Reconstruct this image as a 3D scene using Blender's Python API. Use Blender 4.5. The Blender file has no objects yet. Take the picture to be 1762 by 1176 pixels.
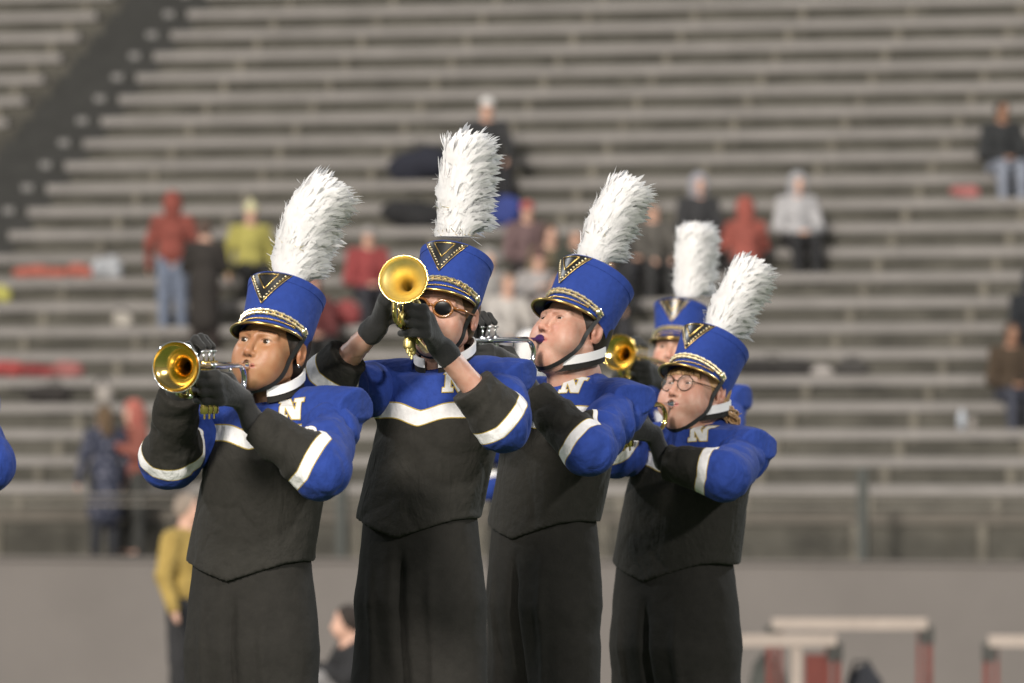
import bpy, math, random
import numpy as np
from mathutils import Vector, Matrix, Euler
from mathutils.bvhtree import BVHTree

S = bpy.context.scene
COL = S.collection
rad = math.radians
random.seed(7)
RNG = np.random.default_rng(7)

# ------------------------------------------------------------------ camera, world, light
F_PX, CX, HZ, CAMZ = 10240.0, 881.0, 752.0, 1.30      # focal length in photo pixels, centre column, horizon row
cam_d = bpy.data.cameras.new('camera')
cam_d.sensor_width = 36.0
cam_d.lens = 36.0 * F_PX / 1762.0
cam_d.shift_y = (HZ - 588.0) / 1762.0
cam_d.clip_start = 0.5
cam_d.clip_end = 2000
cam_d.dof.use_dof = True
cam_d.dof.focus_distance = 15.6
cam_d.dof.aperture_fstop = 4.7
cam = bpy.data.objects.new('camera', cam_d)
COL.objects.link(cam)
cam.location = (0, 0, CAMZ)
cam.rotation_euler = (rad(90), 0, 0)
S.camera = cam
S.render.resolution_x, S.render.resolution_y = 1024, 683
S.view_settings.view_transform = 'Standard'
S.view_settings.look = 'None'
S.view_settings.exposure = 0.0
S.view_settings.gamma = 1.0
S.cycles.max_bounces = 5
S.cycles.sample_clamp_indirect = 4
S.cycles.use_denoising = True

SUN_AZ, SUN_EL = -24.0, 27.0        # light comes from camera-left, behind the camera
sdir = Vector((math.sin(rad(SUN_AZ)) * math.cos(rad(SUN_EL)), -math.cos(rad(SUN_AZ)) * math.cos(rad(SUN_EL)), math.sin(rad(SUN_EL))))
world = bpy.data.worlds.new('World')
S.world = world
world.use_nodes = True
wn = world.node_tree
bg = wn.nodes['Background']
sky = wn.nodes.new('ShaderNodeTexSky')
sky.sky_type = 'NISHITA'
sky.sun_disc = False
sky.sun_elevation = rad(SUN_EL)
sky.sun_rotation = math.atan2(sdir.x, sdir.y)
hs = wn.nodes.new('ShaderNodeHueSaturation')
hs.inputs['Saturation'].default_value = 0.25
wn.links.new(sky.outputs[0], hs.inputs['Color'])
wn.links.new(hs.outputs[0], bg.inputs[0])
bg.inputs[1].default_value = 0.045

sun_d = bpy.data.lights.new('sun', 'SUN')
sun_d.energy = 3.9
sun_d.angle = rad(9)
sun_d.color = (1.0, 0.93, 0.84)
sun = bpy.data.objects.new('sun', sun_d)
COL.objects.link(sun)
sun.rotation_euler = sdir.to_track_quat('Z', 'Y').to_euler()


def flood(name, loc, target, power, size, color=(1, .96, .9)):
    d = bpy.data.lights.new(name, 'AREA')
    d.energy, d.size, d.color = power, size, color
    o = bpy.data.objects.new(name, d)
    COL.objects.link(o)
    o.location = loc
    o.rotation_euler = (Vector(loc) - Vector(target)).to_track_quat('Z', 'Y').to_euler()


flood('floodlight_bank', (34, 46, 26), (0, 16, 1.4), 12000, 2.5, (.93, .96, 1))
flood('floodlight_bank', (30, -22, 22), (0, 16, 1.4), 15000, 2.5)
flood('floodlight_bank', (-14, -34, 15), (0, 16, 1.4), 3500, 2.0)
flood('floodlight_bank', (-36, 34, 26), (0, 16, 1.4), 8000, 2.5, (.95, .97, 1))


def W(px, py, Y):
    return np.array([(px - CX) * Y / F_PX, Y, CAMZ + (HZ - py) * Y / F_PX])


def proj(p):
    return (CX + p[0] * F_PX / p[1], HZ - (p[2] - CAMZ) * F_PX / p[1])


# ------------------------------------------------------------------ materials
def mat(name, color, rough=.7, metal=0.0, **kw):
    m = bpy.data.materials.new(name)
    m.use_nodes = True
    nt = m.node_tree
    b = nt.nodes['Principled BSDF']
    b.inputs['Base Color'].default_value = (*color, 1)
    b.inputs['Roughness'].default_value = rough
    b.inputs['Metallic'].default_value = metal
    for k, v in kw.items():
        if k in ('noise', 'bump', 'coord'):
            continue
        b.inputs[k.replace('_', ' ')].default_value = v
    co = nt.nodes.new('ShaderNodeTexCoord')
    if 'noise' in kw:      # (scale, amount): mottled value
        sc, am = kw['noise']
        n = nt.nodes.new('ShaderNodeTexNoise')
        n.inputs['Scale'].default_value = sc
        n.inputs['Detail'].default_value = 6
        n.inputs['Roughness'].default_value = .65
        nt.links.new(co.outputs['Object'], n.inputs['Vector'])
        r = nt.nodes.new('ShaderNodeMapRange')
        r.inputs['From Min'].default_value = .3
        r.inputs['From Max'].default_value = .7
        r.inputs['To Min'].default_value = 1 - am
        r.inputs['To Max'].default_value = 1 + am
        nt.links.new(n.outputs['Fac'], r.inputs['Value'])
        mx = nt.nodes.new('ShaderNodeVectorMath')
        mx.operation = 'SCALE'
        mx.inputs[0].default_value = color
        nt.links.new(r.outputs[0], mx.inputs['Scale'])
        nt.links.new(mx.outputs[0], b.inputs['Base Color'])
    if 'bump' in kw:       # (scale, distance)
        sc, di = kw['bump']
        n = nt.nodes.new('ShaderNodeTexNoise')
        n.inputs['Scale'].default_value = sc
        n.inputs['Detail'].default_value = 4
        nt.links.new(co.outputs['Object'], n.inputs['Vector'])
        bp = nt.nodes.new('ShaderNodeBump')
        bp.inputs['Strength'].default_value = .8
        bp.inputs['Distance'].default_value = di
        nt.links.new(n.outputs['Fac'], bp.inputs['Height'])
        nt.links.new(bp.outputs[0], b.inputs['Normal'])
    return m


BLUE = (.017, .043, .225)
BLACKC = (.0225, .021, .018)
M = {}
M['blue'] = mat('blue_wool', BLUE, .85, Sheen_Weight=.04, Specular_IOR_Level=.25, bump=(45, .004), noise=(60, .10))
M['black'] = mat('black_twill', (.020, .0186, .0165), .92, Specular_IOR_Level=.25, bump=(30, .003), noise=(35, .14))
M['glove'] = mat('black_glove', (.012, .012, .012), .85, Sheen_Weight=.15, bump=(120, .002))
M['blackgloss'] = mat('black_patent', (.01, .01, .01), .30, Coat_Weight=.0)
M['strap'] = mat('black_strap', (.012, .012, .012), .5)
M['gold'] = mat('gold_trim', (.72, .50, .18), .28, 1.0)
M['goldbead'] = mat('gold_bead', (.98, .84, .56), .30, 1.0)
M['brass'] = mat('lacquered_brass', (.86, .63, .22), .14, 1.0)
M['brassdull'] = mat('raw_brass', (.80, .64, .25), .45, 1.0, noise=(25, .12))
M['silver'] = mat('silver_plate', (.82, .82, .84), .12, 1.0)
M['purple'] = mat('purple_plastic', (.045, .015, .09), .3)
M['white'] = mat('white_braid', (.75, .74, .74), .8)
M['feather'] = mat('white_feather', (.93, .92, .92), .75, Subsurface_Weight=0.0, noise=(40, .08))
_n = M['feather'].node_tree
_tr = _n.nodes.new('ShaderNodeBsdfTranslucent'); _tr.inputs[0].default_value = (.93, .92, .92, 1)
_mx = _n.nodes.new('ShaderNodeMixShader'); _mx.inputs[0].default_value = .48
_n.links.new(_n.nodes['Principled BSDF'].outputs[0], _mx.inputs[1]); _n.links.new(_tr.outputs[0], _mx.inputs[2])
_n.links.new(_mx.outputs[0], _n.nodes['Material Output'].inputs[0])
M['hair_dark'] = mat('dark_hair', (.018, .011, .008), .5, noise=(90, .4))
M['hair_brown'] = mat('brown_hair', (.09, .045, .022), .5, noise=(90, .4))
M['hair_blond'] = mat('blond_hair', (.34, .20, .085), .45, noise=(70, .45))
M['eye'] = mat('eye_white', (.62, .58, .55), .2)
M['iris'] = mat('eye_iris', (.03, .018, .01), .15)
M['amber'] = mat('amber_frame', (.26, .095, .02), .18, Coat_Weight=.6, noise=(60, .5))
M['lens_black'] = mat('black_lens', (.004, .004, .005), .12, Specular_IOR_Level=.06)
M['frame_dark'] = mat('dark_wire', (.05, .035, .02), .3, .7)
M['shoe'] = mat('black_shoe', (.015, .015, .015), .35)
g = mat('lens_glass', (.5, .5, .5), .02, Alpha=.10)
M['lens'] = g


def attr_ramp(name, stops, rough=.85, fac='v', lo=-.02, hi=.08, grain=.1):
    """colour chosen by a stored signed distance: woven-in stripes with crisp edges"""
    m = mat(name, (1, 1, 1), rough, Sheen_Weight=.03, Specular_IOR_Level=.25, bump=(40, .005))
    nt = m.node_tree
    bn = [n_ for n_ in nt.nodes if n_.type == 'BUMP'][0]
    c2 = nt.nodes.new('ShaderNodeTexCoord'); n2 = nt.nodes.new('ShaderNodeTexNoise')
    n2.inputs['Scale'].default_value = 8; n2.inputs['Detail'].default_value = 3; n2.inputs['Distortion'].default_value = 1.4
    mp = nt.nodes.new('ShaderNodeMapping'); mp.inputs['Scale'].default_value = (1.6, 1.6, .8)
    nt.links.new(c2.outputs['Object'], mp.inputs[0]); nt.links.new(mp.outputs[0], n2.inputs['Vector'])
    b2 = nt.nodes.new('ShaderNodeBump'); b2.inputs['Strength'].default_value = .5; b2.inputs['Distance'].default_value = .018
    nt.links.new(n2.outputs['Fac'], b2.inputs['Height']); nt.links.new(b2.outputs[0], bn.inputs['Normal'])
    a = nt.nodes.new('ShaderNodeAttribute')
    a.attribute_name = fac
    r = nt.nodes.new('ShaderNodeMapRange')
    r.inputs['From Min'].default_value = lo
    r.inputs['From Max'].default_value = hi
    nt.links.new(a.outputs['Fac'], r.inputs['Value'])
    cr = nt.nodes.new('ShaderNodeValToRGB')
    cr.color_ramp.interpolation = 'CONSTANT'
    el = cr.color_ramp.elements
    while len(el) > 1:
        el.remove(el[-1])
    for i, (p, c) in enumerate(stops):
        pos = 0.0 if i == 0 else (p - lo) / (hi - lo)
        e = el[0] if i == 0 else el.new(pos)
        e.position = pos
        e.color = (*c, 1)
    nt.links.new(r.outputs[0], cr.inputs[0])
    co = nt.nodes.new('ShaderNodeTexCoord')
    n = nt.nodes.new('ShaderNodeTexNoise')
    n.inputs['Scale'].default_value = 45
    n.inputs['Detail'].default_value = 6
    nt.links.new(co.outputs['Object'], n.inputs['Vector'])
    r2 = nt.nodes.new('ShaderNodeMapRange')
    r2.inputs['From Min'].default_value = .3
    r2.inputs['From Max'].default_value = .7
    r2.inputs['To Min'].default_value = 1 - grain
    r2.inputs['To Max'].default_value = 1 + grain
    nt.links.new(n.outputs['Fac'], r2.inputs['Value'])
    vm = nt.nodes.new('ShaderNodeVectorMath')
    vm.operation = 'SCALE'
    nt.links.new(cr.outputs[0], vm.inputs[0])
    nt.links.new(r2.outputs[0], vm.inputs['Scale'])
    nt.links.new(vm.outputs[0], nt.nodes['Principled BSDF'].inputs['Base Color'])
    return m


GOLDC = (.42, .30, .06)
WHITEC = (.74, .73, .74)
M['jacket'] = attr_ramp('uniform_wool', [(-1, BLACKC), (0, GOLDC), (.003, WHITEC), (.040, GOLDC), (.043, BLUE)])
M['letter'] = attr_ramp('letter_felt', [(-1, (.62, .61, .60)), (.0003, GOLDC)], lo=-.01, hi=.01)


def skin_mat(name):
    m = mat(name, (1, 1, 1), .48, Subsurface_Weight=.12, Subsurface_Scale=.006, bump=(260, .0006))
    m.node_tree.nodes['Principled BSDF'].inputs['Subsurface Radius'].default_value = (1, .35, .2)
    a = m.node_tree.nodes.new('ShaderNodeAttribute')
    a.attribute_name = 'tint'
    nt = m.node_tree
    co = nt.nodes.new('ShaderNodeTexCoord'); n = nt.nodes.new('ShaderNodeTexNoise')
    n.inputs['Scale'].default_value = 38; n.inputs['Detail'].default_value = 5
    nt.links.new(co.outputs['Object'], n.inputs['Vector'])
    mx = nt.nodes.new('ShaderNodeMix'); mx.data_type = 'RGBA'; mx.blend_type = 'MULTIPLY'
    mr = nt.nodes.new('ShaderNodeMapRange'); mr.inputs['From Min'].default_value = .35; mr.inputs['From Max'].default_value = .7
    nt.links.new(n.outputs['Fac'], mr.inputs['Value'])
    nt.links.new(mr.outputs[0], mx.inputs[0]); nt.links.new(a.outputs['Color'], mx.inputs[6]); mx.inputs[7].default_value = (.90, .76, .72, 1)
    nt.links.new(mx.outputs[2], nt.nodes['Principled BSDF'].inputs['Base Color'])
    return m


M['skin'] = skin_mat('skin')


# ------------------------------------------------------------------ object helpers
def link(name, me, material=None, parent=None, base=None):
    o = bpy.data.objects.new(name, me)
    COL.objects.link(o)
    if material is not None:
        ms = material if isinstance(material, (list, tuple)) else [material]
        for m_ in ms:
            me.materials.append(m_)
    if parent is not None:
        o.parent = parent
    return o


def mesh_np(name, V, Fq, smooth=True):
    me = bpy.data.meshes.new(name)
    V = np.asarray(V, dtype=np.float64)
    me.from_pydata(V.tolist(), [], Fq if isinstance(Fq, list) else Fq.tolist())
    if smooth:
        me.polygons.foreach_set('use_smooth', [True] * len(me.polygons))
    me.update()
    return me


def setattr_f(me, name, vals):
    a = me.attributes.new(name, 'FLOAT', 'POINT')
    a.data.foreach_set('value', np.asarray(vals, dtype=np.float32).ravel())


def setattr_c(me, name, cols):
    a = me.attributes.new(name, 'FLOAT_COLOR', 'POINT')
    c = np.ones((len(cols), 4), dtype=np.float32)
    c[:, :3] = cols
    a.data.foreach_set('color', c.ravel())


def thing(name, label, cat, loc=(0, 0, 0), group=None, rz=0):
    o = bpy.data.objects.new(name, None)
    COL.objects.link(o)
    o.location = loc
    o.rotation_euler = (0, 0, rz)
    tag(o, label, cat, group)
    return o


def tag(o, label, cat, group=None, kind=None):
    if label: o['label'] = label
    if cat: o['category'] = cat
    if group: o['group'] = group
    if kind: o['kind'] = kind
    return o


def copy_tree(o, parent=None):
    c = o.copy()
    COL.objects.link(c)
    c.parent = parent
    for ch in list(o.children):
        copy_tree(ch, c)
    return c


class MB:
    """collects shapes for one mesh"""
    def __init__(s):
        s.V, s.F, s.n, s.mi = [], [], 0, []

    def add(s, V, Fc, mi=0):
        V = np.asarray(V, float)
        s.V.append(V)
        s.F += [tuple(int(i) + s.n for i in f) for f in Fc]
        s.mi += [mi] * len(Fc)
        s.n += len(V)

    def box(s, c, size, R=None, mi=0, bevel=0):
        x, y, z = [v / 2 for v in size]
        V = np.array([[i, j, k] for i in (-x, x) for j in (-y, y) for k in (-z, z)], float)
        if R is not None:
            V = V @ np.array(R).T
        s.add(V + np.array(c), [(0, 1, 3, 2), (4, 6, 7, 5), (0, 4, 5, 1), (2, 3, 7, 6), (0, 2, 6, 4), (1, 5, 7, 3)], mi)

    def tube(s, pts, rr, n=12, caps=True, mi=0, flat=None):
        P = np.asarray(pts, float)
        m_ = len(P)
        if np.isscalar(rr): rr = [rr] * m_
        T = np.gradient(P, axis=0)
        T /= np.linalg.norm(T, axis=1)[:, None] + 1e-12
        a = np.array([0, 0, 1.0]) if abs(T[0][2]) < .9 else np.array([1.0, 0, 0])
        V = []
        u = np.cross(T[0], a); u /= np.linalg.norm(u)
        for i in range(m_):
            u = u - T[i] * np.dot(u, T[i]); u /= np.linalg.norm(u)
            w = np.cross(T[i], u)
            for k in range(n):
                t = 2 * math.pi * k / n
                V.append(P[i] + rr[i] * (math.cos(t) * u + math.sin(t) * w * (flat or 1)))
        Fc = [(i * n + k, i * n + (k + 1) % n, (i + 1) * n + (k + 1) % n, (i + 1) * n + k) for i in range(m_ - 1) for k in range(n)]
        if caps:
            Fc.append(tuple(range(n - 1, -1, -1)))
            Fc.append(tuple((m_ - 1) * n + k for k in range(n)))
        s.add(V, Fc, mi)

    def lathe(s, prof, c=(0, 0, 0), ax=(0, 0, 1), n=32, mi=0):
        """prof: (distance along axis, radius)"""
        ax = np.array(ax, float); ax /= np.linalg.norm(ax)
        a = np.array([0, 0, 1.0]) if abs(ax[2]) < .9 else np.array([1.0, 0, 0])
        u = np.cross(ax, a); u /= np.linalg.norm(u); w = np.cross(ax, u)
        V = [np.array(c) + ax * h + r * (math.cos(2 * math.pi * k / n) * u + math.sin(2 * math.pi * k / n) * w) for h, r in prof for k in range(n)]
        Fc = [(i * n + k, i * n + (k + 1) % n, (i + 1) * n + (k + 1) % n, (i + 1) * n + k) for i in range(len(prof) - 1) for k in range(n)]
        s.add(V, Fc, mi)

    def ball(s, c, r, n=10, mi=0, sc=(1, 1, 1), R=None):
        prof = [(-math.cos(math.pi * i / n), max(1e-5, math.sin(math.pi * i / n))) for i in range(n + 1)]
        V = np.array([[q * math.cos(2 * math.pi * k / n), q * math.sin(2 * math.pi * k / n), h] for h, q in prof for k in range(n)]) * r * np.array(sc)
        if R is not None: V = V @ np.array(R).T
        Fc = [(i * n + k, i * n + (k + 1) % n, (i + 1) * n + (k + 1) % n, (i + 1) * n + k) for i in range(n) for k in range(n)]
        s.add(V + np.array(c), Fc, mi)

    def build(s, name, material, parent=None, smooth=True, xf=None, sharp=None):
        V = np.concatenate(s.V)
        if xf is not None:
            R, t = xf
            V = V @ np.array(R).T + np.array(t)
        me = mesh_np(name, V, s.F, smooth)
        o = link(name, me, material, parent)
        if max(s.mi) > 0:
            me.polygons.foreach_set('material_index', s.mi)
        if sharp:
            try:
                me.set_sharp_from_angle(angle=rad(sharp))
            except Exception:
                pass
        return o


# ------------------------------------------------------------------ signed-distance sculpting
class Vol:
    def __init__(s, xs, ys, zs):
        s.ax = [np.asarray(a, np.float32) for a in (xs, ys, zs)]
        s.D = np.full([len(a) for a in s.ax], .05, np.float32)

    @staticmethod
    def uniform(lo, hi, h):
        return Vol(*[np.arange(l, u + h, h) for l, u in zip(lo, hi)])

    def sl(s, lo, hi):
        out = []
        for a, l, u in zip(s.ax, lo, hi):
            i0 = max(0, int(np.searchsorted(a, l)) - 1)
            i1 = min(len(a), int(np.searchsorted(a, u)) + 1)
            out.append(slice(i0, max(i1, i0 + 1)))
        return tuple(out)

    def pts(s, sl):
        return (s.ax[0][sl[0]][:, None, None], s.ax[1][sl[1]][None, :, None], s.ax[2][sl[2]][None, None, :])

    def union(s, lo, hi, fn, k=.01, pad=.05):
        sl = s.sl(np.array(lo) - pad, np.array(hi) + pad)
        if min(q.stop - q.start for q in sl) < 1: return
        d = fn(*s.pts(sl)).astype(np.float32)
        a = s.D[sl]
        if k > 0:
            h = np.clip(.5 + .5 * (a - d) / k, 0, 1)
            s.D[sl] = a * (1 - h) + d * h - k * h * (1 - h)
        else:
            s.D[sl] = np.minimum(a, d)

    def cut(s, lo, hi, fn, k=.005, pad=.02):
        sl = s.sl(np.array(lo) - pad, np.array(hi) + pad)
        d = fn(*s.pts(sl)).astype(np.float32)
        a = s.D[sl]
        h = np.clip(.5 - .5 * (a + d) / k, 0, 1)
        s.D[sl] = a * (1 - h) - d * h + k * h * (1 - h)

    def cap(s, a, b, ra, rb, k=.01):
        a, b = np.asarray(a, float), np.asarray(b, float)
        r = max(ra, rb)
        s.union(np.minimum(a, b) - r, np.maximum(a, b) + r, lambda X, Y, Z: capd(X, Y, Z, a, b, ra, rb), k)

    def ell(s, c, r, R=None, k=.01, cut=False):
        c = np.asarray(c, float)
        m_ = max(r)
        (s.cut if cut else s.union)(c - m_, c + m_, lambda X, Y, Z: elld(X, Y, Z, c, r, R), k)

    def mesh(s):
        D = s.D
        xs, ys, zs = s.ax
        sg = D < 0
        n8 = sum(sg[i:D.shape[0] - 1 + i, j:D.shape[1] - 1 + j, k:D.shape[2] - 1 + k].astype(np.int8) for i in (0, 1) for j in (0, 1) for k in (0, 1))
        mask = (n8 > 0) & (n8 < 8)
        I, J, K = np.nonzero(mask)
        ids = np.full(mask.shape, -1, np.int32)
        ids[I, J, K] = np.arange(len(I))
        acc = np.zeros((len(I), 3)); cnt = np.zeros(len(I))
        E = []
        for i in (0, 1):
            for j in (0, 1):
                E += [((0, i, j), (1, i, j)), ((i, 0, j), (i, 1, j)), ((i, j, 0), (i, j, 1))]
        for a, b in E:
            va = D[I + a[0], J + a[1], K + a[2]]; vb = D[I + b[0], J + b[1], K + b[2]]
            c = (va < 0) != (vb < 0)
            t = np.where(c, va / np.where(c, va - vb, 1), 0)
            pa = np.stack([xs[I + a[0]], ys[J + a[1]], zs[K + a[2]]], 1)
            pb = np.stack([xs[I + b[0]], ys[J + b[1]], zs[K + b[2]]], 1)
            acc += np.where(c[:, None], pa + t[:, None] * (pb - pa), 0)
            cnt += c
        V = acc / cnt[:, None]
        Q = []
        for axis in range(3):
            sl0 = [slice(None)] * 3; sl1 = [slice(None)] * 3
            sl0[axis] = slice(0, -1); sl1[axis] = slice(1, None)
            for o in range(3):
                if o != axis:
                    sl0[o] = slice(1, -1); sl1[o] = slice(1, -1)
            A, B = sg[tuple(sl0)], sg[tuple(sl1)]
            i, j, k = np.nonzero(A != B)
            base = [i.copy(), j.copy(), k.copy()]
            o1, o2 = [o for o in range(3) if o != axis]
            for o in (o1, o2): base[o] = base[o] + 1
            def cid(d1, d2):
                b = [x.copy() for x in base]
                b[o1] = b[o1] - d1; b[o2] = b[o2] - d2
                return ids[b[0], b[1], b[2]]
            q = np.stack([cid(1, 1), cid(0, 1), cid(0, 0), cid(1, 0)], 1)
            flip = A[i, j, k] if axis != 1 else ~A[i, j, k]
            q = np.where(flip[:, None], q, q[:, ::-1])
            Q.append(q)
        return V, np.concatenate(Q)


def capd(X, Y, Z, a, b, ra, rb):
    ba = b - a
    L2 = float(ba @ ba) + 1e-12
    h = np.clip(((X - a[0]) * ba[0] + (Y - a[1]) * ba[1] + (Z - a[2]) * ba[2]) / L2, 0, 1)
    dx, dy, dz = X - a[0] - h * ba[0], Y - a[1] - h * ba[1], Z - a[2] - h * ba[2]
    return np.sqrt(dx * dx + dy * dy + dz * dz) - (ra + h * (rb - ra))


def elld(X, Y, Z, c, r, R=None):
    X, Y, Z = X - c[0], Y - c[1], Z - c[2]
    if R is not None:
        R = np.asarray(R)
        X, Y, Z = (X * R[0, 0] + Y * R[1, 0] + Z * R[2, 0], X * R[0, 1] + Y * R[1, 1] + Z * R[2, 1], X * R[0, 2] + Y * R[1, 2] + Z * R[2, 2])
    k0 = np.sqrt((X / r[0]) ** 2 + (Y / r[1]) ** 2 + (Z / r[2]) ** 2)
    k1 = np.sqrt((X / r[0] ** 2) ** 2 + (Y / r[1] ** 2) ** 2 + (Z / r[2] ** 2) ** 2) + 1e-6
    return k0 * (k0 - 1) / k1


def seg_t(P, a, b):
    ba = b - a
    return ((P - a) @ ba) / (np.linalg.norm(ba))


def rotm(yaw, pitch=0, roll=0):
    """head/body frame: local -y is forward; yaw turns to image left, pitch up, roll clockwise in the image"""
    return np.array((Matrix.Rotation(rad(-yaw), 3, 'Z') @ Matrix.Rotation(rad(-pitch), 3, 'X') @ Matrix.Rotation(rad(roll), 3, 'Y')))


def wob(P, seed, f=1.0):
    """cheap smooth noise from summed sines"""
    r = np.random.default_rng(seed)
    out = 0
    for i in range(7):
        d = r.normal(size=3) * f * (1 + .5 * i)
        out = out + np.sin(P[0] * d[0] + P[1] * d[1] + P[2] * d[2] + r.uniform(0, 6.28)) / (1 + .4 * i)
    return out / 3.0


# ------------------------------------------------------------------ head
def head_prims(v, hc, R, sc=1.0, fat=0.0, fem=False):
    T = lambda p: hc + R @ (np.array(p) * sc)
    e = lambda c, r, k=.012, cut=False: v.ell(T(c), tuple(np.array(r) * sc), R, k, cut)
    cp = lambda a, b, ra, rb, k=.01: v.cap(T(a), T(b), ra * sc, rb * sc, k)
    e((0, .014, .032), (.075, .094, .086), .01)
    e((0, -.03, -.03), (.061 + fat * .5, .060, .082), .03)
    for s in (-1, 1):
        cp((s * (.053 + fat), -.002, -.058), (s * .012, -.066, -.098), .020 + fat * .4, .017, .03)      # jaw
        e((s * (.036 + fat * .4), -.064, -.030), (.028 + fat * .5, .024, .030), .035)               # cheek
        e((s * (.034 + fat * .6), -.060, -.062), (.026 + fat, .026, .030), .035)
        cp((s * .010, -.090, .016), (s * .046, -.073, .016), .0070, .0085, .014)      # brow ridge
    e((0, -.074, -.100), (.021, .018, .017), .022)                                    # chin
    if fat > .004:
        e((0, -.035, -.118), (.046, .045, .026), .03)
    e((0, -.082, -.066), (.030, .018, .024), .02)                                     # muzzle
    for s in (-1, 1):
        e((s * .032, -.0985, -.001), (.019, .015, .0125), .014, True)                  # socket
    cp((0, -.088, .012), (0, -.110, -.031), .0075, .0095, .010)                       # nose
    e((0, -.107, -.036), (.0105, .011, .009), .008)
    for s in (-1, 1):
        e((s * .0115, -.098, -.0385), (.0078, .0100, .0072), .006)
        e((s * .0065, -.1065, -.0455), (.0034, .0050, .0035), .003, True)
    for s in (-1, 1):                                                                 # eyelids
        e((s * .032, -.0745, .0), (.0150, .0150, .0140), .005)
    # lips
    cp((-.0, -.0980, -.0635), (-.021, -.0885, -.0665), .0050, .0028, .004)
    cp((.0, -.0980, -.0635), (.021, -.0885, -.0665), .0050, .0028, .004)
    cp((-.010, -.0950, -.0732), (.010, -.0950, -.0732), .0060, .0060, .006)
    cp((-.016, -.0915, -.0720), (.016, -.0915, -.0720), .0048, .0048, .006)
    e((0, -.1015, -.0683), (.024, .011, .0012), .0025, True)
    for s in (-1, 1):                                                                 # ears
        e((s * .079, .016, -.006), (.0085, .0185, .031), .006)
        e((s * .086, .012, -.002), (.0055, .0115, .020), .004, True)
        e((s * .080, .004, -.010), (.006, .006, .010), .004)
    cp((0, .028, -.055), (0, .040, -.15), .050 + fat, .052 + fat, .02)


def eye_open(v, hc, R, sc, s, hgt):
    T = lambda p: hc + R @ (np.array(p) * sc)
    v.ell(T((s * .032, -.0905, -.0005)), (.0125 * sc, .011 * sc, hgt * sc), R, .0018, True)


def tint_head(P, hc, R, sc, skin, lip, brow, flush=.25, browh=.0215):
    q = (P - hc) @ R / sc
    n = len(P)
    c = np.tile(np.array(skin), (n, 1))
    def blend(mask, col):
        nonlocal c
        m_ = np.clip(mask, 0, 1)[:, None]
        c = c * (1 - m_) + np.array(col) * m_
    front = q[:, 1] < -.03
    red = np.array(skin) * np.array([1.12, .72, .66])
    for s in (-1, 1):
        d = np.sqrt(((q[:, 0] - s * .045) / .026) ** 2 + ((q[:, 2] + .035) / .026) ** 2)
        blend(np.where(front, np.exp(-d * d) * flush, 0), red)
        d = np.sqrt(((q[:, 0] - s * .084) / .02) ** 2 + ((q[:, 2] + .006) / .03) ** 2 + ((q[:, 1] - .012) / .02) ** 2)
        blend(np.exp(-d * d) * .5, red)
    d = np.sqrt((q[:, 0] / .014) ** 2 + ((q[:, 2] + .036) / .012) ** 2)
    blend(np.where(q[:, 1] < -.09, np.exp(-d * d) * flush * 1.2, 0), red)
    # lips
    x, z = np.abs(q[:, 0]), q[:, 2]
    up = (z < -.0595 - x * .15) & (z > -.0795 + x * .35) & (x < .0225) & (q[:, 1] < -.086)
    blend(up * .85, lip)
    # brows
    bz = browh + .004 * np.cos((x - .03) * 60)
    b = (np.abs(z - bz) < .0034 - .04 * np.abs(x - .026) * .6) & (x > .011) & (x < .052) & front
    blend(b * .8, brow)
    # nostrils, lash line
    for s in (-1, 1):
        d = np.sqrt(((q[:, 0] - s * .0065) / .0035) ** 2 + ((q[:, 2] + .0445) / .003) ** 2)
        blend(np.where(q[:, 1] < -.09, np.exp(-d * d) * .9, 0), np.array(skin) * .15)
        ex = (q[:, 0] - s * .032) / .0145
        lash = np.abs(z - (.0052 * np.sqrt(np.clip(1 - ex * ex, 0, 1)) + .0005))
        blend(np.where((np.abs(ex) < 1) & (q[:, 1] < -.07), np.exp(-(lash / .0016) ** 2) * .8, 0), np.array(brow) * .6)
    return c


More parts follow.
